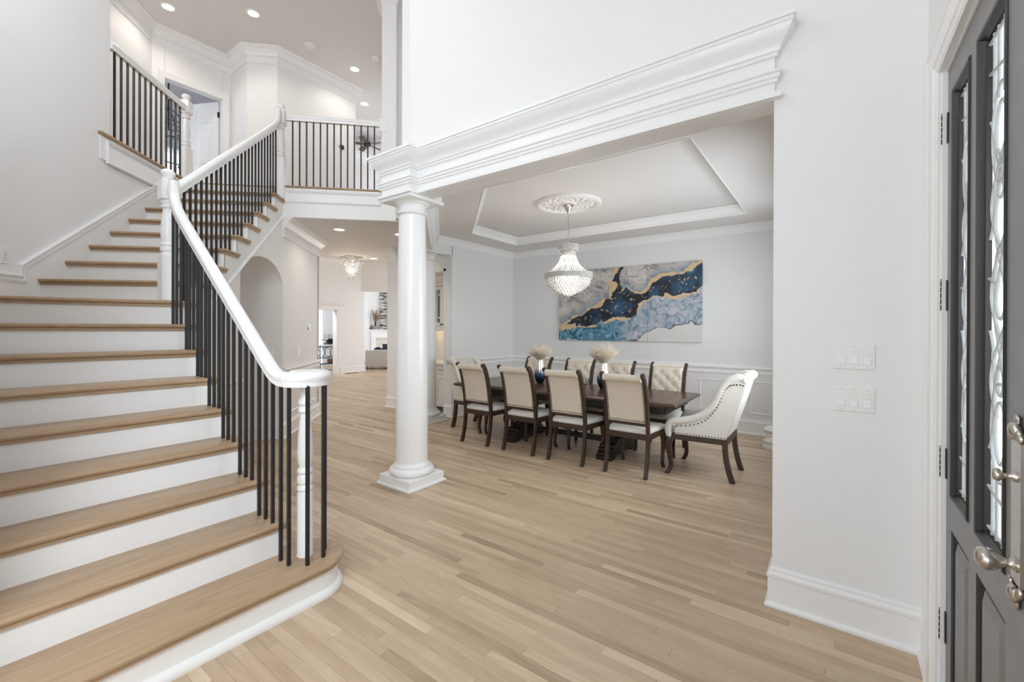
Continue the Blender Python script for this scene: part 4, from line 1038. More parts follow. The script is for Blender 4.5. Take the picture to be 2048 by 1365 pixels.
def dining_chair():
    c = thing('dining_chair', '-', 'chair')
    PWX = .205
    for s_ in (-1, 1):
        zs = [0, .06, .15, .25, .34, .42]; mb = MB()
        mb.sweep([(s_*PWX, post_y(z), z) for z in zs], [(-.015*k, -.021) for k in (1,)]+[(.015, -.021), (.015, .021), (-.015, .021)], side=(1, 0, 0)); mb.build('leg', 'walnut', c, 30)
        zs = [.42, .50, .58, .68, .76, .83, .89, .93, .96, .98, .995]; mb = MB()
        mb.sweep([(s_*PWX, post_y(z), z) for z in zs], [(-.015, -.020), (.015, -.020), (.015, .020), (-.015, .020)], side=(1, 0, 0))
        mb.rings([[(s_*PWX+x, -.083+.022*math.cos(a), .985+.022*math.sin(a)) for a in [2*PI*k/12 for k in range(12)]] for x in (-.015, .015)])
        mb.build('back_post', 'walnut', c, 30)
        # cabriole front leg
        path = bez([(s_*.212, .475, .40), (s_*.216, .492, .33), (s_*.220, .500, .26), (s_*.216, .488, .16), (s_*.214, .476, .07), (s_*.218, .492, .015), (s_*.220, .500, 0)], 3)
        wd_ = [.024, .027, .028, .028, .026, .025, .024, .022, .020, .018, .017, .016, .016, .016, .017, .018, .018, .018, .018]
        mb = MB(); rs = []
        for i, p in enumerate(path):
            h = wd_[min(i, len(wd_)-1)]; rs.append([(p.x+a*h, p.y+b*h, p.z) for a, b in ((-1,-.6),(-.6,-1),(.6,-1),(1,-.6),(1,.6),(.6,1),(-.6,1),(-1,.6))])
        mb.rings(rs); mb.build('leg', 'walnut', c, 40)
    mb = MB(); mb.box(-.19, .19, .055, .09, .355, .41); mb.prism([(-.225, .49), (.225, .49), (.225, .46), (-.225, .46)], .355, .41)
    for s_ in (-1, 1): mb.prism([(s_*.19, .06), (s_*.218, .06), (s_*.236, .49), (s_*.208, .49)], .355, .41)
    mb.build('seat_rail', 'walnut', c, 0)
    mb = MB(); mb.box(-.192, .192, post_y(.505)-.012, post_y(.505)+.012, .487, .522); mb.build('back_rail', 'walnut', c, 0)
    # seat cushion
    mb = MB(); n = 14; rs = []
    out = [(-.205, .075), (0, .068), (.205, .075), (.222, .20), (.232, .35), (.238, .46), (.22, .497), (.1, .508), (0, .510), (-.1, .508), (-.22, .497), (-.238, .46), (-.232, .35), (-.222, .20)]
    cx, cy = 0, .29
    for k, z in ((1.0, .408), (1.015, .425), (1.0, .442), (.94, .455), (.75, .464), (.45, .470), (.15, .472)): rs.append([(cx+(x-cx)*k, cy+(y-cy)*k, z) for x, y in out])
    mb.rings(rs); seat = mb.build('seat', 'linen_light', c, 70)
    # upholstered back: flat behind, tufted in front, rolled over at the top
    mb = MB(); btn, g = tuft_panel(mb, .19, .52, .955, lambda z: post_y(z)+.008)
    zs = [.52+.435*i/12 for i in range(13)]
    vs = [(x, post_y(z)-.014, z) for z in zs for x in (.19, .095, 0, -.095, -.19)]
    mb.add(vs, [(i*5+j, i*5+j+1, i*5+j+6, i*5+j+5) for i in range(12) for j in range(4)])
    for s_ in (-1, 1):
        vs = []
        for z in zs: vs += [(s_*.19, post_y(z)-.014, z), (s_*.19, post_y(z)+.014, z)]
        mb.add(vs, [(2*i, 2*i+1, 2*i+3, 2*i+2) for i in range(12)])
    mb.box(-.19, .19, post_y(.52)-.014, post_y(.52)+.012, .518, .524)
    bk = mb.build('backrest', 'linen', c, 60)
    rc = (-.066, .955)
    mb = MB(); rs = []
    for x in [-.19+.38*k/16 for k in range(17)]:
        r = .037-.003*abs(math.sin(k_ := 3.0*PI*(x+.19)/.38)); rs.append([(x, rc[0]+r*math.cos(a)*1.05, rc[1]+r*math.sin(a)) for a in [2*PI*k/16 for k in range(16)]])
    mb.rings(rs); mb.build('top_roll', 'linen', bk, 60)
    mb = MB()
    for x, z in btn:
        if z < .93: mb.ball((x, post_y(z)+.026, z), .0075, 8, 4, sc=(1, .5, 1))
    mb.build('tuft_buttons', 'linen', bk, 60, kind='stuff')
    mb = MB()
    for s_ in (-1, 1):
        z = .532
        while z < .93:
            mb.octa((s_*.181, post_y(z)-.016, z), .0078); mb.octa((s_*.184, post_y(z)+.026, z), .0075); z += .021
        y = .085
        while y < .49: mb.octa((s_*(.2155+.018*(y-.06)/.43+.004), y, .4155), .0055); y += .019
    x = -.17
    while x < .175: mb.octa((x, post_y(.534)-.016, .534), .0078); x += .0213
    x = -.21
    while x < .215: mb.octa((x, .505, .4155), .0055); x += .02
    mb.build('nailhead_trim', 'nailhead', c, 0, kind='stuff')
    return c
ch0 = dining_chair(); first = True
ORD = ('first', 'second', 'third', 'fourth')
near = [(-3.56, 'nearest the round columns'), (-2.905, 'second from the round columns'), (-2.29, 'third from the round columns'), (-1.625, 'nearest the right armchair')]
far_ = [(-3.55, 'nearest the left armchair'), (-2.86, 'between the two vases'), (-2.29, 'just right of the second vase'), (-1.645, 'nearest the right armchair')]
for rowi, (row, y, rz) in enumerate(((near, 4.05, 0), (far_, 5.46, PI))):
    for x, where in row:
        o = ch0 if first else copy_tree(ch0); first = False
        o.location = (x, y, 0); o.rotation_euler = (0, 0, rz)
        o['group'] = 'tufted dining chairs at the long table'
        o['label'] = ('beige dining chair with its plain back to the viewer, '+where) if rowi == 0 else ('tufted dining chair facing the viewer across the table, '+where)

def armchair():
    c = thing('armchair', '-', 'armchair')
    # profile of the side in (forward y, z)
    ridge = [(.545, .40), (.565, .45), (.56, .51), (.525, .548), (.45, .562), (.35, .588), (.26, .632), (.19, .695), (.14, .77), (.105, .85), (.07, .925), (.015, .985), (-.055, 1.012), (-.10, 1.0)]
    def sx(y): return .262+.045*max(0, min(1, (y+.1)/.65))
    for s_ in (-1, 1):
        path = [(s_*(sx(p.x)-.024), p.x, p.y-.034) for p in bez([(y, z, 0) for y, z in ridge], 3)]
        mb = MB(); n = len(path); rr = [.034+.005*min(1, i/10) if i < n-1 else .03 for i in range(n)]
        mb.tube(path, rr, 14, up=(1, 0, 0)); mb.ball(path[0], .034, 12, 6); mb.ball(path[-1], .044, 14, 8, sc=(1, .8, 1)); mb.build('arm_roll', 'linen_light', c, 70)
        top = [(p[1]-.004, p[2]-.02) for p in path[2:]]
        poly = [(.05, .40)]+[(.50, .40)]+[(y, z) for y, z in top if z > .42 and y < .53]+[(-.115, .95), (-.075, .80), (-.02, .62), (.02, .50)]
        mb = MB(); mb.rings([[(s_*(sx(y)-t), y, z) for y, z in poly] for t in (0, .05)]); mb.build('side_panel', 'linen_light', c, 30)
        # legs: splayed rear, cabriole front
        mb = MB(); mb.sweep([tuple(p) for p in bez([(s_*.245, .062, .40), (s_*.245, .062, .33), (s_*.244, .052, .22), (s_*.242, .028, .10), (s_*.24, -.004, 0)], 3)], [(-.02, -.022), (.02, -.022), (.02, .022), (-.02, .022)], side=(1, 0, 0)); mb.build('leg', 'walnut', c, 30)
        path = bez([(s_*.280, .535, .40), (s_*.288, .556, .33), (s_*.292, .564, .27), (s_*.290, .548, .17), (s_*.288, .540, .08), (s_*.296, .566, .015), (s_*.298, .572, 0)], 3)
        mb = MB(); rs = []
        for i, p in enumerate(path):
            h = (.026, .030, .033, .034, .033, .031, .029, .027, .024, .022, .020, .019, .019, .020, .021, .021, .021, .021, .021)[min(i, 18)]
            rs.append([(p.x+a*h, p.y+b*h, p.z) for a, b in ((-1,-.6),(-.6,-1),(.6,-1),(1,-.6),(1,.6),(.6,1),(-.6,1),(-1,.6))])
        mb.rings(rs); mb.build('leg', 'walnut', c, 40)
    mb = MB()
    for s_ in (-1, 1): mb.prism([(s_*.235, .04), (s_*.262, .04), (s_*.302, .55), (s_*.275, .55)], .345, .40)
    mb.box(-.255, .255, .04, .072, .345, .40); mb.box(-.29, .29, .525, .556, .345, .40); mb.build('seat_rail', 'walnut', c, 0)
    mb = MB(); out = [(-.215, .10), (.215, .10), (.235, .30), (.25, .50), (.285, .545), (.27, .585), (.15, .60), (0, .603), (-.15, .60), (-.27, .585), (-.285, .545), (-.25, .50), (-.235, .30)]
    mb.rings([[(x*k, .34+(y-.34)*k, z) for x, y in out] for k, z in ((.98, .395), (1.0, .42), (1.0, .45), (.95, .474), (.75, .486), (.3, .492))]); mb.build('seat', 'linen_light', c, 70)
    def by(z): return .085+(.045-.16)*max(0, (z-.45)/.55)
    mb = MB(); btn, g = tuft_panel(mb, .225, .47, .975, lambda z: by(z)-.012)
    zs = [.40, .50, .62, .80, .95]; yb = [.05, .02, -.02, -.075, -.115]
    vs = [(x, y, z) for z, y in zip(zs, yb) for x in (.262, .13, 0, -.13, -.262)]
    mb.add(vs, [(i*5+j, i*5+j+1, i*5+j+6, i*5+j+5) for i in range(4) for j in range(4)]); bk = mb.build('backrest', 'linen_light', c, 60)
    mb = MB(); rs = []
    for k in range(21):
        x = -.255+.51*k/20; r = .044-.004*abs(math.sin(3*PI*k/20)); rs.append([(x, -.098+r*math.cos(a)*1.05, .975+r*math.sin(a)) for a in [2*PI*q/16 for q in range(16)]])
    mb.rings(rs); mb.build('top_roll', 'linen_light', bk, 60)
    mb = MB()
    for x, z in btn: mb.ball((x, by(z)+.008, z), .008, 8, 4, sc=(1, .5, 1))
    mb.build('tuft_buttons', 'linen', bk, 60, kind='stuff')
    mb = MB()
    nl = bez([(.505, .42, 0), (.49, .488, 0), (.36, .512, 0), (.24, .565, 0), (.16, .65, 0), (.105, .75, 0), (.07, .85, 0), (.02, .915, 0), (-.06, .93, 0), (-.10, .92, 0)], 7)
    for s_ in (-1, 1):
        last = None
        for p in nl:
            if last is None or (p-last).length > .021: mb.octa((s_*(sx(p.x)+.003), p.x, p.y-.012), .0092); last = p
        y = .06
        while y < .52: mb.octa((s_*(sx(y)+.002), y, .412), .0078); y += .027
    x = -.25
    while x < .255: mb.octa((x, .048, .41), .0065); x += .027
    mb.build('nailhead_trim', 'nailhead', c, 0, kind='stuff')
    return c
a1 = armchair(); a1.location = (-.745, 4.68, 0); a1.rotation_euler = (0, 0, PI/2)
a1['label'] = 'pale roll-back armchair at the right end of the long table, seen from its side'
a2 = copy_tree(a1); a2.location = (-4.425, 4.81, 0); a2.rotation_euler = (0, 0, -PI/2)
a2['label'] = 'pale tufted armchair at the left end of the long table, beside the pantry'
for q in (a1, a2): q['group'] = 'armchairs at the ends of the table'

# ------------------------------------------------------------------ on the table
def vase(x, y, label):
    v = thing('vase', label, 'vase', (x, y, .7016))
    MB().lathe([(.001, .0), (.038, .0), (.044, .008), (.062, .04), (.076, .08), (.081, .115), (.078, .15), (.068, .20), (.058, .25), (.053, .29), (.053, .312), (.049, .312), (.048, .29), (.050, .24), (.001, .20)], n=32, cap=False).build('body', 'vase_glaze', v, 60)
    return v
v1 = vase(-3.156, 4.916, 'silver and blue glazed vase on the left half of the table')
v2 = copy_tree(v1); v2.location = (-2.238, 4.907, .7016); v2['label'] = 'silver and blue glazed vase behind the chair nearest the right armchair'
for v in (v1, v2): v['group'] = 'glazed vases on the table'
def pampas(x, y, label, seed, lean, sc):
    rr = random.Random(seed); mb = MB()
    for k in range(620):
        a = rr.uniform(0, 2*PI); sp = rr.random()**.6*1.0; L = rr.uniform(.15, .25)*sc*(1-.12*sp)
        d = Vector((math.cos(a)*math.sin(sp)+lean, math.sin(a)*math.sin(sp), math.cos(sp)+.15)).normalized()
        b = Vector((math.cos(a)*.02, math.sin(a)*.02, .30)); p1 = b+d*L*.55; p2 = b+d*L+Vector((d.x*.02, d.y*.02, -.012*sp))
        sd = d.cross(Vector((rr.random(), rr.random(), .3))).normalized()
        w = .0042
        mb.add([b-sd*.0012, b+sd*.0012, p1+sd*w, p1-sd*w, p2], [(0, 1, 2, 3), (3, 2, 4)])
        for q in range(3):
            t = rr.uniform(.45, 1); c = b+d*L*t; e = c+(d+Vector((rr.gauss(0, .45), rr.gauss(0, .45), rr.gauss(0, .35)))).normalized()*.04
            mb.add([c-sd*.0022, c+sd*.0022, e], [(0, 1, 2)])
    o = mb.build('pampas_grass', 'pampas', None, 0, kind='stuff'); o.location = (x, y, .7016)
    tag(o, label, 'dried grass', 'pampas tufts in the vases'); return o
pampas(-3.156, 4.916, 'fluffy cream pampas tuft in the left vase', 3, -.03, .95)
pampas(-2.238, 4.907, 'fluffy cream pampas tuft in the right vase', 8, -.09, 1.08)
wb = thing('wire_bowl', 'black wire bowl on the table between the vases', 'bowl', (-2.52, 4.86, .7016))
mb = MB()
for z, r in ((.004, .05), (.035, .075), (.07, .098), (.105, .115)): mb.tube([(r*math.cos(2*PI*k/20), r*math.sin(2*PI*k/20), z) for k in range(20)], .0025, 5, loop=True)
mb.build('ring', 'black_iron', wb, 50); mb = MB()
for k in range(14):
    a = 2*PI*k/14; mb.tube([(r*math.cos(a), r*math.sin(a), z) for z, r in ((.004, .05), (.035, .075), (.07, .098), (.105, .115))], .002, 5)
mb.build('wire', 'black_iron', wb, 50)

# ------------------------------------------------------------------ painting in three canvases
for x0, x1, lab in ((-3.88, -3.102, 'left canvas of the blue and gold painting, partly behind the chandelier'), (-3.098, -2.312, 'middle canvas of the blue and gold painting, crossed by the dark stream'), (-2.308, -1.52, 'right canvas of the blue and gold painting, white at the bottom')):
    cv = MB().bbox(x0, x1, 6.655, 6.698, 1.235, 2.42, .002).build('canvas', 'ink_painting', None, 0); tag(cv, lab, 'painting', 'three canvas painting')

# ------------------------------------------------------------------ dining chandelier
CX, CY = -2.645, 4.76
md = thing('ceiling_medallion', 'ornate round plaster medallion on the tray ceiling above the chandelier', 'ceiling medallion', (CX, CY, TZ))
MB().lathe([(.405, 0), (.405, -.012), (.395, -.026), (.375, -.032), (.36, -.022), (.35, -.030), (.34, -.022), (.33, -.010), (.10, -.010), (.085, -.025), (.001, -.028)], n=56).build('disc', 'plaster', md, 40)
mb = MB(); rr = random.Random(5)
for k in range(16):
    a = 2*PI*k/16
    for r, s_, da in ((.29, .034, 0), (.24, .030, .10), (.19, .030, -.08), (.15, .026, .05), (.27, .022, .20), (.21, .020, .2)):
        mb.ball((r*math.cos(a+da), r*math.sin(a+da), -.012), s_, 7, 5, sc=(1, 1, .5))
for k in range(90): mb.ball((.345*math.cos(2*PI*k/90), .345*math.sin(2*PI*k/90), -.026), .007, 5, 4)
mb.build('leaf_relief', 'plaster', md, 60, kind='stuff')
chd = thing('chandelier', 'empire style crystal chandelier hanging over the dining table', 'chandelier', (CX, CY, 0))
MB().lathe([(.062, TZ-.028), (.064, TZ-.04), (.05, TZ-.048), (.046, TZ-.07), (.022, TZ-.11), (.010, TZ-.14), (.001, TZ-.142)], n=24).build('canopy', 'nickel', chd, 40)
mb = MB(); z = TZ-.14; k = 0
while z > 2.46:
    a = PI/2*(k % 2); mb.tube([(.008*math.cos(a)*math.cos(t), .008*math.sin(a)*math.cos(t), z-.016+.018*math.sin(t)) for t in [2*PI*q/10 for q in range(10)]], .0022, 5, loop=True); z -= .027; k += 1
mb.build('chain', 'nickel', chd, 60)
def bead_band(name, r0, r1, z0, z1, rows_, n, sz):
    mb = MB()
    for i in range(rows_):
        t = i/max(1, rows_-1); r = r0+(r1-r0)*t; z = z0+(z1-z0)*t
        for k in range(n):
            a = 2*PI*(k+.5*(i % 2))/n; mb.octa((r*math.cos(a), r*math.sin(a), z), sz)
    return mb.build(name, 'crystal', chd, 0, kind='stuff')
MB().lathe([(.108, 2.39), (.112, 2.39), (.112, 2.465), (.108, 2.465), (.108, 2.39)], n=32, cap=False).build('crown_ring', 'nickel', chd, 40)
bead_band('crown_crystals', .118, .118, 2.395, 2.462, 6, 34, .0125); bead_band('neck_crystals', .088, .088, 2.33, 2.385, 5, 26, .0115)
mb = MB()
for k in range(40):
    a = 2*PI*k/40
    for i in range(17):
        t = i/16; r = .092+.155*t**2.1+.02*t; z = 2.335-.225*t; mb.octa((r*math.cos(a), r*math.sin(a), z), .0070)
mb.build('crystal_strands', 'crystal', chd, 0, kind='stuff')
MB().lathe([(.272, 2.05), (.280, 2.05), (.280, 2.112), (.272, 2.112), (.272, 2.05)], n=48, cap=False).build('main_ring', 'nickel', chd, 40)
bead_band('ring_crystals', .288, .288, 2.052, 2.112, 5, 70, .0135)
mb = MB()
for r, z, n in ((.262, 2.035, 44), (.258, 2.01, 44), (.250, 1.985, 42), (.235, 1.962, 38), (.215, 1.942, 34), (.19, 1.925, 30), (.165, 1.908, 26), (.138, 1.892, 22), (.11, 1.878, 17), (.08, 1.864, 13), (.05, 1.850, 8), (.022, 1.838, 4), (0, 1.828, 1)):
    for k in range(n): mb.ball((r*math.cos(2*PI*k/n), r*math.sin(2*PI*k/n), z), .0165, 6, 4)
mb.build('crystal_basket', 'crystal', chd, 0, kind='stuff')
for k, (r, z) in enumerate([(.0, 2.34), (.05, 2.24), (.05, 2.24), (.05, 2.24)]+[(.16, 2.02)]*6):
    a = 2*PI*k/3 if k < 4 else 2*PI*k/6
    MB().ball((r*math.cos(a), r*math.sin(a), z), .017, 8, 6).build('bulb', 'bulb_glow', chd, 60)
MB().tube([(0, 0, 2.46), (0, 0, 1.98)], .012, 8).build('stem', 'nickel', chd, 40)
for z, p in ((2.2, 7), (1.99, 9)):
    L = bpy.data.lights.new('chandelier_light', 'POINT'); L.energy = p; L.color = (1, .93, .84); L.shadow_soft_size = .12
    o = bpy.data.objects.new('chandelier_light', L); COL.objects.link(o); o.location = (CX, CY, z)

# ------------------------------------------------------------------ ceiling lights and detectors
def spot(loc, power, col, size=.06, blend=.6, angle=150):
    L = bpy.data.lights.new('recessed_lamp', 'SPOT'); L.energy = power; L.color = col; L.spot_size = math.radians(angle); L.spot_blend = blend; L.shadow_soft_size = size
    o = bpy.data.objects.new('recessed_lamp', L); COL.objects.link(o); o.location = loc
def downlight(x, y, z, label, group, power, col=(1, .93, .84)):
    t = thing('recessed_light', label, 'ceiling light', (x, y, z), 0, group)
    MB().lathe([(.066, 0), (.098, 0), (.098, -.004), (.090, -.009), (.074, -.009), (.068, -.004)], n=28, cap=False).build('trim_ring', 'white_plastic', t, 40)
    MB().lathe([(.069, -.0045), (.04, -.006), (.001, -.0065)], n=28).build('lens', 'lamp_glow', t, 40)
    if power: spot((x, y, z-.03), power, col)
G1 = 'recessed lights in the high ceiling'; G2 = 'recessed lights in the hall ceiling'
downlight(-7.68, 2.10, ZC, 'recessed light at the upper left, nearest the balcony corner', G1, UPW)
downlight(-6.83, 2.88, ZC, 'recessed light in the high ceiling above the bedroom doorway', G1, UPW)
downlight(-6.84, 4.56, ZC, 'recessed light in the high ceiling left of the smaller detector', G1, UPW)
downlight(-7.73, 5.38, ZC, 'farthest recessed light, beyond the end of the faceted upper wall', G1, UPW)
downlight(-5.77, 3.60, ZH, 'recessed light in the hall ceiling just behind the landing fascia', G2, HLW)
downlight(-5.32, 4.33, ZH, 'recessed light in the hall ceiling half hidden by the big column', G2, HLW)
downlight(-7.57, 5.49, ZH, 'recessed light in the hall ceiling right of the crystal pendant', G2, HLW)
for x, y, r, lab in ((-6.84, 3.74, .075, 'larger round white smoke detector on the high ceiling'), (-6.27, 4.58, .058, 'smaller round white detector on the high ceiling near the pier')):
    t = thing('smoke_detector', lab, 'smoke detector', (x, y, ZC), 0, 'smoke detectors')
    MB().lathe([(r*1.08, 0), (r*1.08, -.010), (r, -.012), (r, -.020)], n=28).build('base', 'white_plastic', t, 40)
    MB().lathe([(r*.95, -.020), (r*.92, -.036), (r*.7, -.046), (r*.3, -.048), (.001, -.048)], n=28).build('cover', 'white_plastic', t, 40)

# ------------------------------------------------------------------ hall pendant chandelier
HX, HY = -7.80, 5.13
t = thing('crystal_pendant', 'small tiered crystal pendant glowing at the far edge of the hall ceiling', 'chandelier', (HX, HY, ZH))
MB().box(-.16, .16, -.16, .16, -.022, -.001).build('canopy', 'nickel', t, 0)
mb = MB()
for r, z0, z1, n in ((.15, -.03, -.15, 26), (.115, -.12, -.27, 22), (.075, -.24, -.38, 16), (.04, -.34, -.46, 9)):
    for k in range(n):
        a = 2*PI*k/n
        for i in range(5): mb.octa((r*math.cos(a), r*math.sin(a), z0+(z1-z0)*i/4), .013)
mb.build('crystal_drops', 'crystal', t, 0, kind='stuff')
for k in range(4): MB().ball((.05*math.cos(k*PI/2), .05*math.sin(k*PI/2), -.08-.07*k), .016, 8, 6).build('bulb', 'bulb_glow', t, 60)
L = bpy.data.lights.new('pendant_light', 'POINT'); L.energy = 9; L.color = (1, .88, .72); L.shadow_soft_size = .1
o = bpy.data.objects.new('pendant_light', L); COL.objects.link(o); o.location = (HX, HY, ZH-.25)

# ------------------------------------------------------------------ pantry cabinets in the alcove
def cabinet_door(name, parent, x0, x1, z0, z1, y, glazed=False, st=.062):
    mb = MB(); mb.box(x0+.002, x0+st, y-.02, y, z0, z1); mb.box(x1-st, x1-.002, y-.02, y, z0, z1); mb.box(x0+st, x1-st, y-.02, y, z0, z0+st); mb.box(x0+st, x1-st, y-.02, y, z1-st, z1)
    if glazed:
        xm = (x0+x1)/2; mb.box(xm-.011, xm+.011, y-.018, y-.004, z0+st, z1-st)
        for zz in (z0+st+.085, z1-st-.085): mb.box(x0+st, x1-st, y-.018, y-.004, zz-.012, zz+.012)
    else: panel_frame(mb, x0+st, x1-st, z0+st, z1-st, w=.02, d=.010, T=lambda p: (p[0], y-.004+p[1], p[2]))
    d = mb.build(name, 'cabinet_paint', parent, 0)
    if glazed: MB().box(x0+st-.005, x1-st+.005, y-.008, y-.005, z0+st-.005, z1-st+.005).build('pane', 'dark_glass', d, 0, label='dark glass panes')
    else: MB().box(x0+st-.005, x1-st+.005, y-.010, y-.004, z0+st-.005, z1-st+.005).build('panel', 'cabinet_paint', d, 0)
    return d
ux = [-6.28+.2875*0, -6.09, -5.80, -5.51, -5.22, -5.06]
t = thing('wall_cabinet', 'cream glass-doored wall cabinet in the pantry alcove', 'cabinet', (0, 0, 0))
MB().box(-6.27, -5.07, 5.445, 5.795, 1.46, 2.19).build('body', 'cabinet_paint', t, 0)
mb = MB(); mb.mold([(-5.07, 5.44), (-6.27, 5.44)], [(0, 2.17), (.012, 2.18), (.012, 2.22), (.03, 2.25), (.06, 2.30), (.075, 2.355), (-.3, 2.355), (-.3, 2.17)]); mb.build('cornice', 'cabinet_paint', t, 30)
mb = MB(); mb.box(-6.27, -5.07, 5.425, 5.45, 1.385, 1.46); mb.build('light_rail', 'cabinet_paint', t, 0)
for i in range(1, 5):
    if i < 4 or True:
        d = cabinet_door('door', t, ux[i-1] if i > 1 else -6.27, ux[i], 1.47, 2.17, 5.445, True)
        kx = ux[i]-.03 if i % 2 else (ux[i-1]+.03)
        MB().lathe([(.007, 0), (.006, .012), (.014, .02), (.014, .028), (.001, .033)], n=12, T=lambda p, kx=kx: (kx+p[0], 5.425-p[2], 1.50+p[1])).build('knob', 'dark_bronze', d, 50)
t = thing('base_cabinet', 'cream base cabinet with drawers under the pantry counter', 'cabinet', (0, 0, 0))
MB().box(-6.27, -5.07, 5.27, 5.795, .09, .80).build('body', 'cabinet_paint', t, 0); MB().box(-6.27, -5.07, 5.33, 5.79, .0, .09).build('toe_kick', 'vent_brown', t, 0)
for i in range(1, 5):
    x0 = ux[i-1] if i > 1 else -6.27; x1 = ux[i]
    mb = MB(); mb.box(x0+.004, x1-.004, 5.25, 5.27, .655, .785); panel_frame(mb, x0+.03, x1-.03, .68, .76, w=.014, d=.008, T=lambda p: (p[0], 5.252+p[1], p[2]))
    d = mb.build('drawer', 'cabinet_paint', t, 0); MB().tube([((x0+x1)/2-.05, 5.25, .72), ((x0+x1)/2-.05, 5.225, .72), ((x0+x1)/2+.05, 5.225, .72), ((x0+x1)/2+.05, 5.25, .72)], .005, 6).build('handle', 'dark_bronze', d, 50)
    cabinet_door('door', t, x0, x1, .12, .635, 5.27)
ct = MB().bbox(-6.275, -5.065, 5.225, 5.795, .802, .842, .006).build('countertop', 'stone', None, 30); tag(ct, 'pale stone counter on the pantry base cabinet', 'countertop')
bs = MB().box(-6.27, -5.065, 5.775, 5.797, .843, 1.455).build('trim_backsplash', 'stone', None, 0); struct(bs, 'pale stone backsplash under the pantry wall cabinet', 'backsplash')
area('under_cabinet_light', (-5.6, 5.60, 1.44), (-5.6, 5.62, .8), 1.0, .06, 2.2, (1, .80, .58))

# ------------------------------------------------------------------ upstairs: bedroom door, window, chandelier, fan
mb = MB()
CS2 = [(0,0),(0,.012),(.02,.018),(.07,.024),(.085,.028),(.09,0)]
def casing_x(mb, path, prof, x, s_=1):
    P = [Vector(p) for p in path]; rs = []
    for i in range(len(P)):
        ns = []
        for u, v in ((i-1, i), (i, i+1)):
            if u < 0 or v >= len(P): continue
            d = (P[v]-P[u]).normalized(); ns.append(Vector((-d.y, d.x)))
        n = sum(ns, Vector((0, 0)))
        if len(ns) == 2: n = n/(1+ns[0].dot(ns[1]))
        rs.append([(x+s_*o, P[i].x+c*n.x, P[i].y+c*n.y) for c, o in prof])
    mb.rings(rs)
casing_x(mb, [(2.232, Z2), (2.232, 5.29), (3.03, 5.29), (3.03, Z2)], CS2, -8.32)
mb.box(-8.44, -8.32, 2.222, 2.235, Z2, 5.29); mb.box(-8.44, -8.32, 3.027, 3.04, Z2, 5.29); mb.box(-8.44, -8.32, 2.232, 3.03, 5.285, 5.30)
trim('trim_bedroom_casing', 'white casing round the upper bedroom doorway', mb)
d2 = bpy.data.objects.new('door_2', None); COL.objects.link(d2); struct(d2, 'white six panel bedroom door standing open upstairs', 'door')
d2.location = (-8.45, 3.02, Z2); d2.rotation_euler = (0, 0, math.atan2(-.44, -.90))
W_, Hh = .78, 2.02
mb = MB(); mb.box(0, W_, -.018, .018, .01, Hh)
for sgn in (1, -1):
    for x0, x1 in ((.11, .35), (.43, .67)):
        for z0, z1 in ((.22, .82), (.98, 1.58), (1.68, 1.90)):
            panel_frame(mb, x0, x1, z0, z1, w=.025, d=.012, T=lambda p, sgn=sgn: (p[0], sgn*(.018-p[1]), p[2]))
            mb.box(x0+.05, x1-.05, sgn*.016, sgn*.026, z0+.05, z1-.05)
mb.build('leaf', 'trim_paint', d2, 30)
for z in (.25, 1.02, 1.80): MB().box(-.012, .012, -.024, .024, z-.045, z+.045).build('hinge', 'dark_bronze', d2, 0)
MB().lathe([(.028, 0), (.028, .008), (.012, .014), (.012, .03), (.026, .045), (.028, .06), (.015, .072), (.001, .074)], n=16, T=lambda p: (W_-.065+p[0], .018+p[2], .93+p[1])).build('knob', 'dark_bronze', d2, 50)
def window(name, label, x, y0, y1, z0, z1, cols, rows_, frame='grey_iron'):
    w = bpy.data.objects.new(name, None); COL.objects.link(w); struct(w, label, 'window')
    mb = MB(); f = .045; mb.box(x-.03, x+.03, y0, y0+f, z0, z1); mb.box(x-.03, x+.03, y1-f, y1, z0, z1); mb.box(x-.03, x+.03, y0+f, y1-f, z0, z0+f); mb.box(x-.03, x+.03, y0+f, y1-f, z1-f, z1); mb.build('frame', 'trim_paint', w, 0)
    mb = MB()
    for i in range(1, cols): c = y0+(y1-y0)*i/cols; mb.box(x-.01, x+.01, c-.009, c+.009, z0+f, z1-f)
    for i in range(1, rows_): c = z0+(z1-z0)*i/rows_; mb.box(x-.0095, x+.0095, y0+f, y1-f, c-.009, c+.009)
    mb.build('muntin', frame, w, 0); MB().box(x-.003, x+.003, y0+f, y1-f, z0+f, z1-f).build('pane', 'clear_glass', w, 0)
window('window_1', 'bright bedroom window with dark muntins seen between the balcony balusters', -10.67, 2.3, 3.5, 3.7, 5.07, 5, 4)
t = thing('chandelier', 'dark framed crystal chandelier in the upstairs bedroom behind the balusters', 'chandelier', (-9.55, 2.62, 0))
mb = MB(); mb.tube([(0, 0, ZC), (0, 0, 4.95)], .012, 6)
mb.build('stem', 'dark_bronze', t, 50); mb = MB()
for r, z in ((.26, 5.05), (.30, 4.95)): mb.tube([(r*math.cos(2*PI*k/28), r*math.sin(2*PI*k/28), z) for k in range(28)], .007, 6, loop=True)
for k in range(8): a = 2*PI*k/8; mb.tube([(r*math.cos(a), r*math.sin(a), z) for r, z in ((.02, 5.35), (.14, 5.26), (.26, 5.05), (.30, 4.95), (.26, 4.88), (.02, 4.84))], .005, 6)
mb.build('frame', 'dark_bronze', t, 50); mb = MB()
for k in range(40):
    a = 2*PI*k/40
    for i in range(4): mb.octa(((.30-.03*i)*math.cos(a), (.30-.03*i)*math.sin(a), 4.92-.04*i), .014)
mb.build('crystal_drops', 'crystal', t, 0, kind='stuff')
t = thing('ceiling_fan', 'dark ceiling fan glimpsed past the end of the landing wall', 'ceiling fan', (-9.15, 6.45, 0))
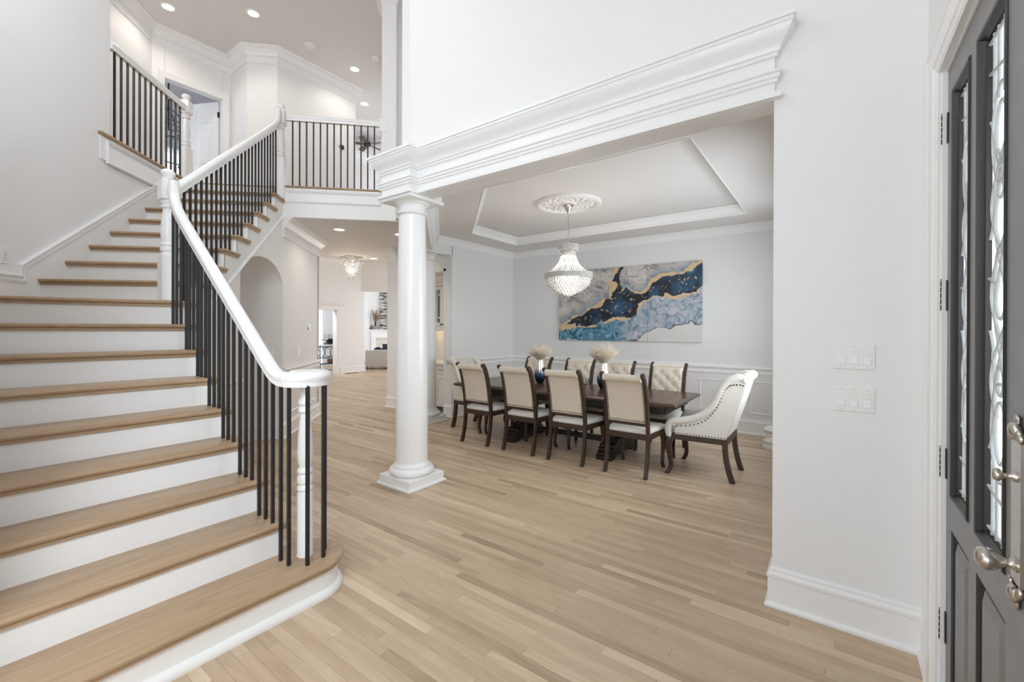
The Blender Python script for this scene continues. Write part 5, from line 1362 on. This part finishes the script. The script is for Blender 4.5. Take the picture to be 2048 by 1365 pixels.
MB().tube([(0, 0, ZC), (0, 0, 5.93)], .015, 8).build('rod', 'dark_bronze', t, 50)
MB().lathe([(.03, 5.98), (.07, 5.96), (.09, 5.93), (.09, 5.89), (.05, 5.86), (.001, 5.855)], n=20).build('motor', 'dark_bronze', t, 50)
for k in range(5):
    a = 2*PI*k/5+.35; T = lambda p, a=a: (p[0]*math.cos(a)-p[1]*math.sin(a), p[0]*math.sin(a)+p[1]*math.cos(a), p[2])
    MB().rings([[(x, w*(1 if s_ else 1), 5.905+z), (x, -w, 5.905-z), (x, -w, 5.911-z), (x, w, 5.911+z)] for x, w, z in ((.08, .02, .002), (.14, .05, .01), (.42, .065, .012), (.46, .05, .01)) for s_ in (0,)], T).build('blade', 'vent_brown', t, 0)

# ------------------------------------------------------------------ far rooms
# cornice over the far doorway
mb = MB(); mb.mold([(-12.6, 8.0), (-12.6, 6.4)], [(0, 2.04), (.014, 2.04), (.014, 2.11), (.03, 2.13), (.05, 2.16), (.075, 2.19), (.085, 2.21), (.085, 2.225), (0, 2.225)])
casing_x(mb, [(6.7, 0), (6.7, 2.0), (7.78, 2.0), (7.78, 0)], CS2, -12.6)
trim('trim_far_doorway', 'flat cornice and casing over the tall doorway at the end of the hall', mb, 'hall_trim')
mb = MB()
for y0, y1, z0, z1 in ((5.0, 8.30, 0, 3.0), (9.14, 10.5, 0, 3.0), (8.30, 9.14, 2.25, 3.0)): mb.box(-15.75, -15.6, y0, y1, z0, z1)
seg(mb, (-15.7, 10.45), (-12.75, 8.83), 0, 3.0, .06); mb.box(-15.7, -12.8, 5.0, 5.2, 0, 3.0)
wall('wall_sunroom', 'bright white wall of the room beyond the far doorway', mb)
struct(MB().prism([(-15.7, 5), (-12.7, 5), (-12.7, 8.85), (-15.7, 10.5)], 2.9, 3.0).build('ceiling_sunroom', 'wall_paint', smooth=0), 'ceiling of the room beyond the far doorway', 'ceiling')
window('window_2', 'tall glazed door with pale panes beyond the far doorway', -15.65, 8.30, 9.14, .02, 2.25, 3, 6, 'trim_paint')
w3 = bpy.data.objects.new('window_3', None); COL.objects.link(w3); struct(w3, 'dining room window in the wall hidden by the right jamb', 'window')
mb = MB()
for y0, y1, z0, z1 in ((3.5, 3.56, .75, 2.5), (5.84, 5.9, .75, 2.5), (3.56, 5.84, .75, .81), (3.56, 5.84, 2.44, 2.5), (4.67, 4.73, .81, 2.44)): mb.box(-.195, -.06, y0, y1, z0, z1)
mb.build('frame', 'trim_paint', w3, 0); mb = MB()
for c in (4.12, 5.28): mb.box(-.19, -.175, c-.01, c+.01, .81, 2.44)
for c in (1.2, 1.62, 2.03): mb.box(-.1895, -.1755, 3.56, 5.84, c-.01, c+.01)
mb.build('muntin', 'trim_paint', w3, 0); MB().box(-.09, -.085, 3.56, 5.84, .81, 2.44).build('pane', 'clear_glass', w3, 0)
area('sunroom_fill', (-13.6, 6.8, 2.7), (-14.9, 8.8, .6), 1.4, 1.4, 85, (.82, .90, 1.0))  # added near the ceiling to brighten the wall seen through the doorway
t = thing('console_table', 'grey metal console table with ring sides beyond the far doorway', 'table', (-13.9, 8.25, 0))
MB().bbox(-.20, .20, -.40, .70, .855, .88, .004).build('tabletop', 'stone', t, 0)
mb = MB()
for sx in (-.18, .18):
    for sy in (-.38, .68): mb.box(sx-.012, sx+.012, sy-.012, sy+.012, 0, .856)
    for z in (.80, .42, .22): mb.box(sx-.009, sx+.009, -.38, .68, z-.009, z+.009)
    for yc in (-.16, .15, .46): mb.tube([(sx, yc+.17*math.cos(2*PI*k/24), .61+.17*math.sin(2*PI*k/24)) for k in range(24)], .010, 6, loop=True)
for sy in (-.38, .68):
    for z in (.80, .42, .22): mb.box(-.18, .18, sy-.009, sy+.009, z-.009, z+.009)
    mb.tube([(.15*math.cos(2*PI*k/24), sy, .61+.17*math.sin(2*PI*k/24)) for k in range(24)], .010, 6, loop=True)
mb.build('frame', 'grey_iron', t, 30); MB().box(-.19, .19, -.38, .68, .225, .24).build('shelf', 'grey_iron', t, 0)
t = thing('coffee_maker', 'black and steel coffee maker on the console beyond the far doorway', 'appliance', (-13.9, 8.30, .881))
mb = MB(); mb.box(-.13, .13, -.12, .12, 0, .05); mb.box(-.13, .13, .04, .12, .05, .22); mb.build('body', 'door_black', t, 0)
MB().box(-.135, .135, -.13, .125, .20, .34).build('top', 'steel', t, 0); MB().lathe([(.05, .055), (.07, .08), (.07, .14), (.05, .17)], (0, -.04, 0), 16).build('carafe', 'dark_glass', t, 50)
MB().tube([(0, -.13, .15), (.0, -.28, .155)], .014, 6).build('handle', 'door_black', t, 50)
t = MB().bbox(-.10, .10, -.14, .14, 0, .14, .006).build('red_box', 'rust_wood', None, 0); t.location = (-13.88, 8.42, .241); tag(t, 'small red brown box on the lower shelf of the console', 'box')
# fireplace
FZ = 4.2
t = thing('fireplace', 'white fireplace with a mantel shelf in the far room', 'fireplace', (0, 0, 0))
TFp = lambda p: T45((p[0], FZ-p[1], p[2]))
mb = MB(); mb.box(-.75, 1.55, 0, .26, 1.34, 1.38, TFp); mb.box(-.70, 1.5, 0, .20, 1.31, 1.345, TFp); mb.build('mantel_shelf', 'trim_paint', t, 0)
mb = MB(); mb.box(-.62, 1.42, 0, .14, 1.02, 1.315, TFp); panel_frame(mb, -.50, 1.3, 1.07, 1.27, T=lambda p: TFp((p[0], .14-p[1], p[2]))); mb.build('frieze', 'trim_paint', t, 0)
for x0 in (-.60, 1.22):
    mb = MB(); mb.box(x0, x0+.18, 0, .12, 0, 1.03, TFp); mb.box(x0-.015, x0+.195, 0, .14, 0, .16, TFp); mb.box(x0-.01, x0+.19, 0, .135, .90, .98, TFp); panel_frame(mb, x0+.03, x0+.15, .2, .86, T=lambda p: TFp((p[0], .12-p[1], p[2]))); mb.build('pilaster', 'trim_paint', t, 0)
mb = MB(); mb.box(-.42, 1.22, 0, .03, .76, 1.02, TFp); mb.box(-.42, -.15, 0, .03, 0, .77, TFp); mb.box(.95, 1.22, 0, .03, 0, .77, TFp); mb.build('surround', 'stone', t, 0)
MB().box(-.15, .95, .004, .02, 0, .76, TFp).build('firebox', 'matte_black', t, 0)  # flat black sheet set before the wall as the opening
mb = MB(); mb.box(-.80, -.66, 0, .05, 0, 3.7, TFp)
for k in range(3): mb.box(-.785+k*.045, -.76+k*.045, .05, .065, .1, 3.6, TFp)
trim('trim_fireplace_pilaster', 'fluted white trim beside the fireplace', mb)
cv = MB(); cv.box(-.27, .62, .05, .09, 1.385, 3.05, TFp); cv = cv.build('canvas', 'grey_abstract', None, 0); tag(cv, 'tall grey and white abstract canvas standing on the far mantel', 'painting')
p = TFp((-.43, .15, 1.3815))
t = thing('vase', 'clear glass vase of dried stems on the far mantel', 'vase', p)
MB().lathe([(.05, 0), (.055, .01), (.09, .10), (.075, .19), (.035, .26), (.045, .31), (.041, .31), (.032, .26), (.07, .19), (.085, .10), (.05, .015), (.001, .012)], n=20, cap=False).build('body', 'clear_glass', t, 60)
rr = random.Random(4); mb = MB()
for k in range(34):
    a = rr.uniform(0, 2*PI); s_ = rr.uniform(.02, .22); h = rr.uniform(.55, .85)
    pts = [(0, 0, .10), (s_*.3*math.cos(a), s_*.3*math.sin(a), .35), (s_*math.cos(a), s_*math.sin(a), h)]
    mb.tube(pts, [.003, .004, .010], 5)
    for q in range(4): z = h-.05*q; mb.octa((s_*math.cos(a)*(z/h)+rr.gauss(0, .012), s_*math.sin(a)*(z/h)+rr.gauss(0, .012), z), .014)
mb.build('dried_stem', 'dry_stem', t, 0, kind='stuff')
t = thing('driftwood_ornament', 'small red brown wooden ornament at the left end of the far mantel', 'ornament', TFp((-.60, .14, 1.3815)))
mb = MB()
for dx, dz, r in ((-.05, .05, .055), (.05, .05, .055), (0, .11, .05)): mb.tube([(dx+r*math.cos(2*PI*k/14), 0, dz+.003+r*math.sin(2*PI*k/14)) for k in range(14)], .020, 7, loop=True)
mb.build('knot', 'rust_wood', t, 50)
# sofa, seen from behind
t = thing('sofa', 'light grey sofa seen from behind in the far room', 'sofa', (0, 0, 0))
mb = MB(); mb.bbox(-.22, 2.1, .50, .72, .08, .66, .02, T45); mb.build('backrest', 'sofa_fabric', t, 30)
MB().bbox(-.18, 2.06, .71, 1.45, .12, .42, .02, T45).build('seat', 'sofa_fabric', t, 30)
for x0 in (-.22, 1.92): MB().bbox(x0, x0+.18, .70, 1.45, .08, .56, .02, T45).build('arm', 'sofa_fabric', t, 30)
for x0 in (-.18, 2.02):
    for y0 in (.53, 1.38): MB().box(x0, x0+.05, y0, y0+.05, 0, .085, T45).build('leg', 'door_black', t, 0)
MB().box(-.215, 2.09, .505, .70, .655, .672, T45).build('piping', 'linen_light', t, 0)
for k, (x, zt, lab) in enumerate(((.16, .80, 'navy cushion at the left end of the grey sofa, pointing up'), (.42, .80, 'navy cushion next along on the grey sofa back'))):
    c = bpy.data.objects.new('cushion', None); MBc = MB(); MBc.ball((0, 0, 0), .17, 10, 6, sc=(1, .38, 1))
    o = MBc.build('cushion', 'navy_fabric', None, 60); bpy.data.objects.remove(c)
    o.location = T45((x, .82, .60)); o.rotation_euler = (0, .7, PI/4); tag(o, lab, 'cushion', 'navy cushions on the sofa')
t = thing('floor_vent', 'dark floor register in front of the far wall', 'vent', (-12.32, 8.12, 0))
mb = MB(); mb.box(-.06, .06, -.22, .22, 0, .006); mb.build('frame', 'vent_brown', t, 0); mb = MB()
for k in range(12): mb.box(-.045, .045, -.20+k*.035, -.185+k*.035, .006, .009)
mb.build('slat', 'matte_black', t, 0)
t = thing('plant_stand', 'white turned urn foot peeping past the right jamb of the dining opening', 'stand', (-.585, 6.05, 0))
MB().lathe([(.10, 0), (.10, .03), (.075, .045), (.085, .07), (.105, .09), (.08, .11), (.06, .14), (.075, .165), (.06, .185)], n=24).build('foot', 'plaster', t, 40)
MB().lathe([(.055, .184), (.085, .20), (.098, .22), (.085, .245), (.06, .262), (.03, .268), (.001, .269)], n=24).build('bowl', 'plaster', t, 40)
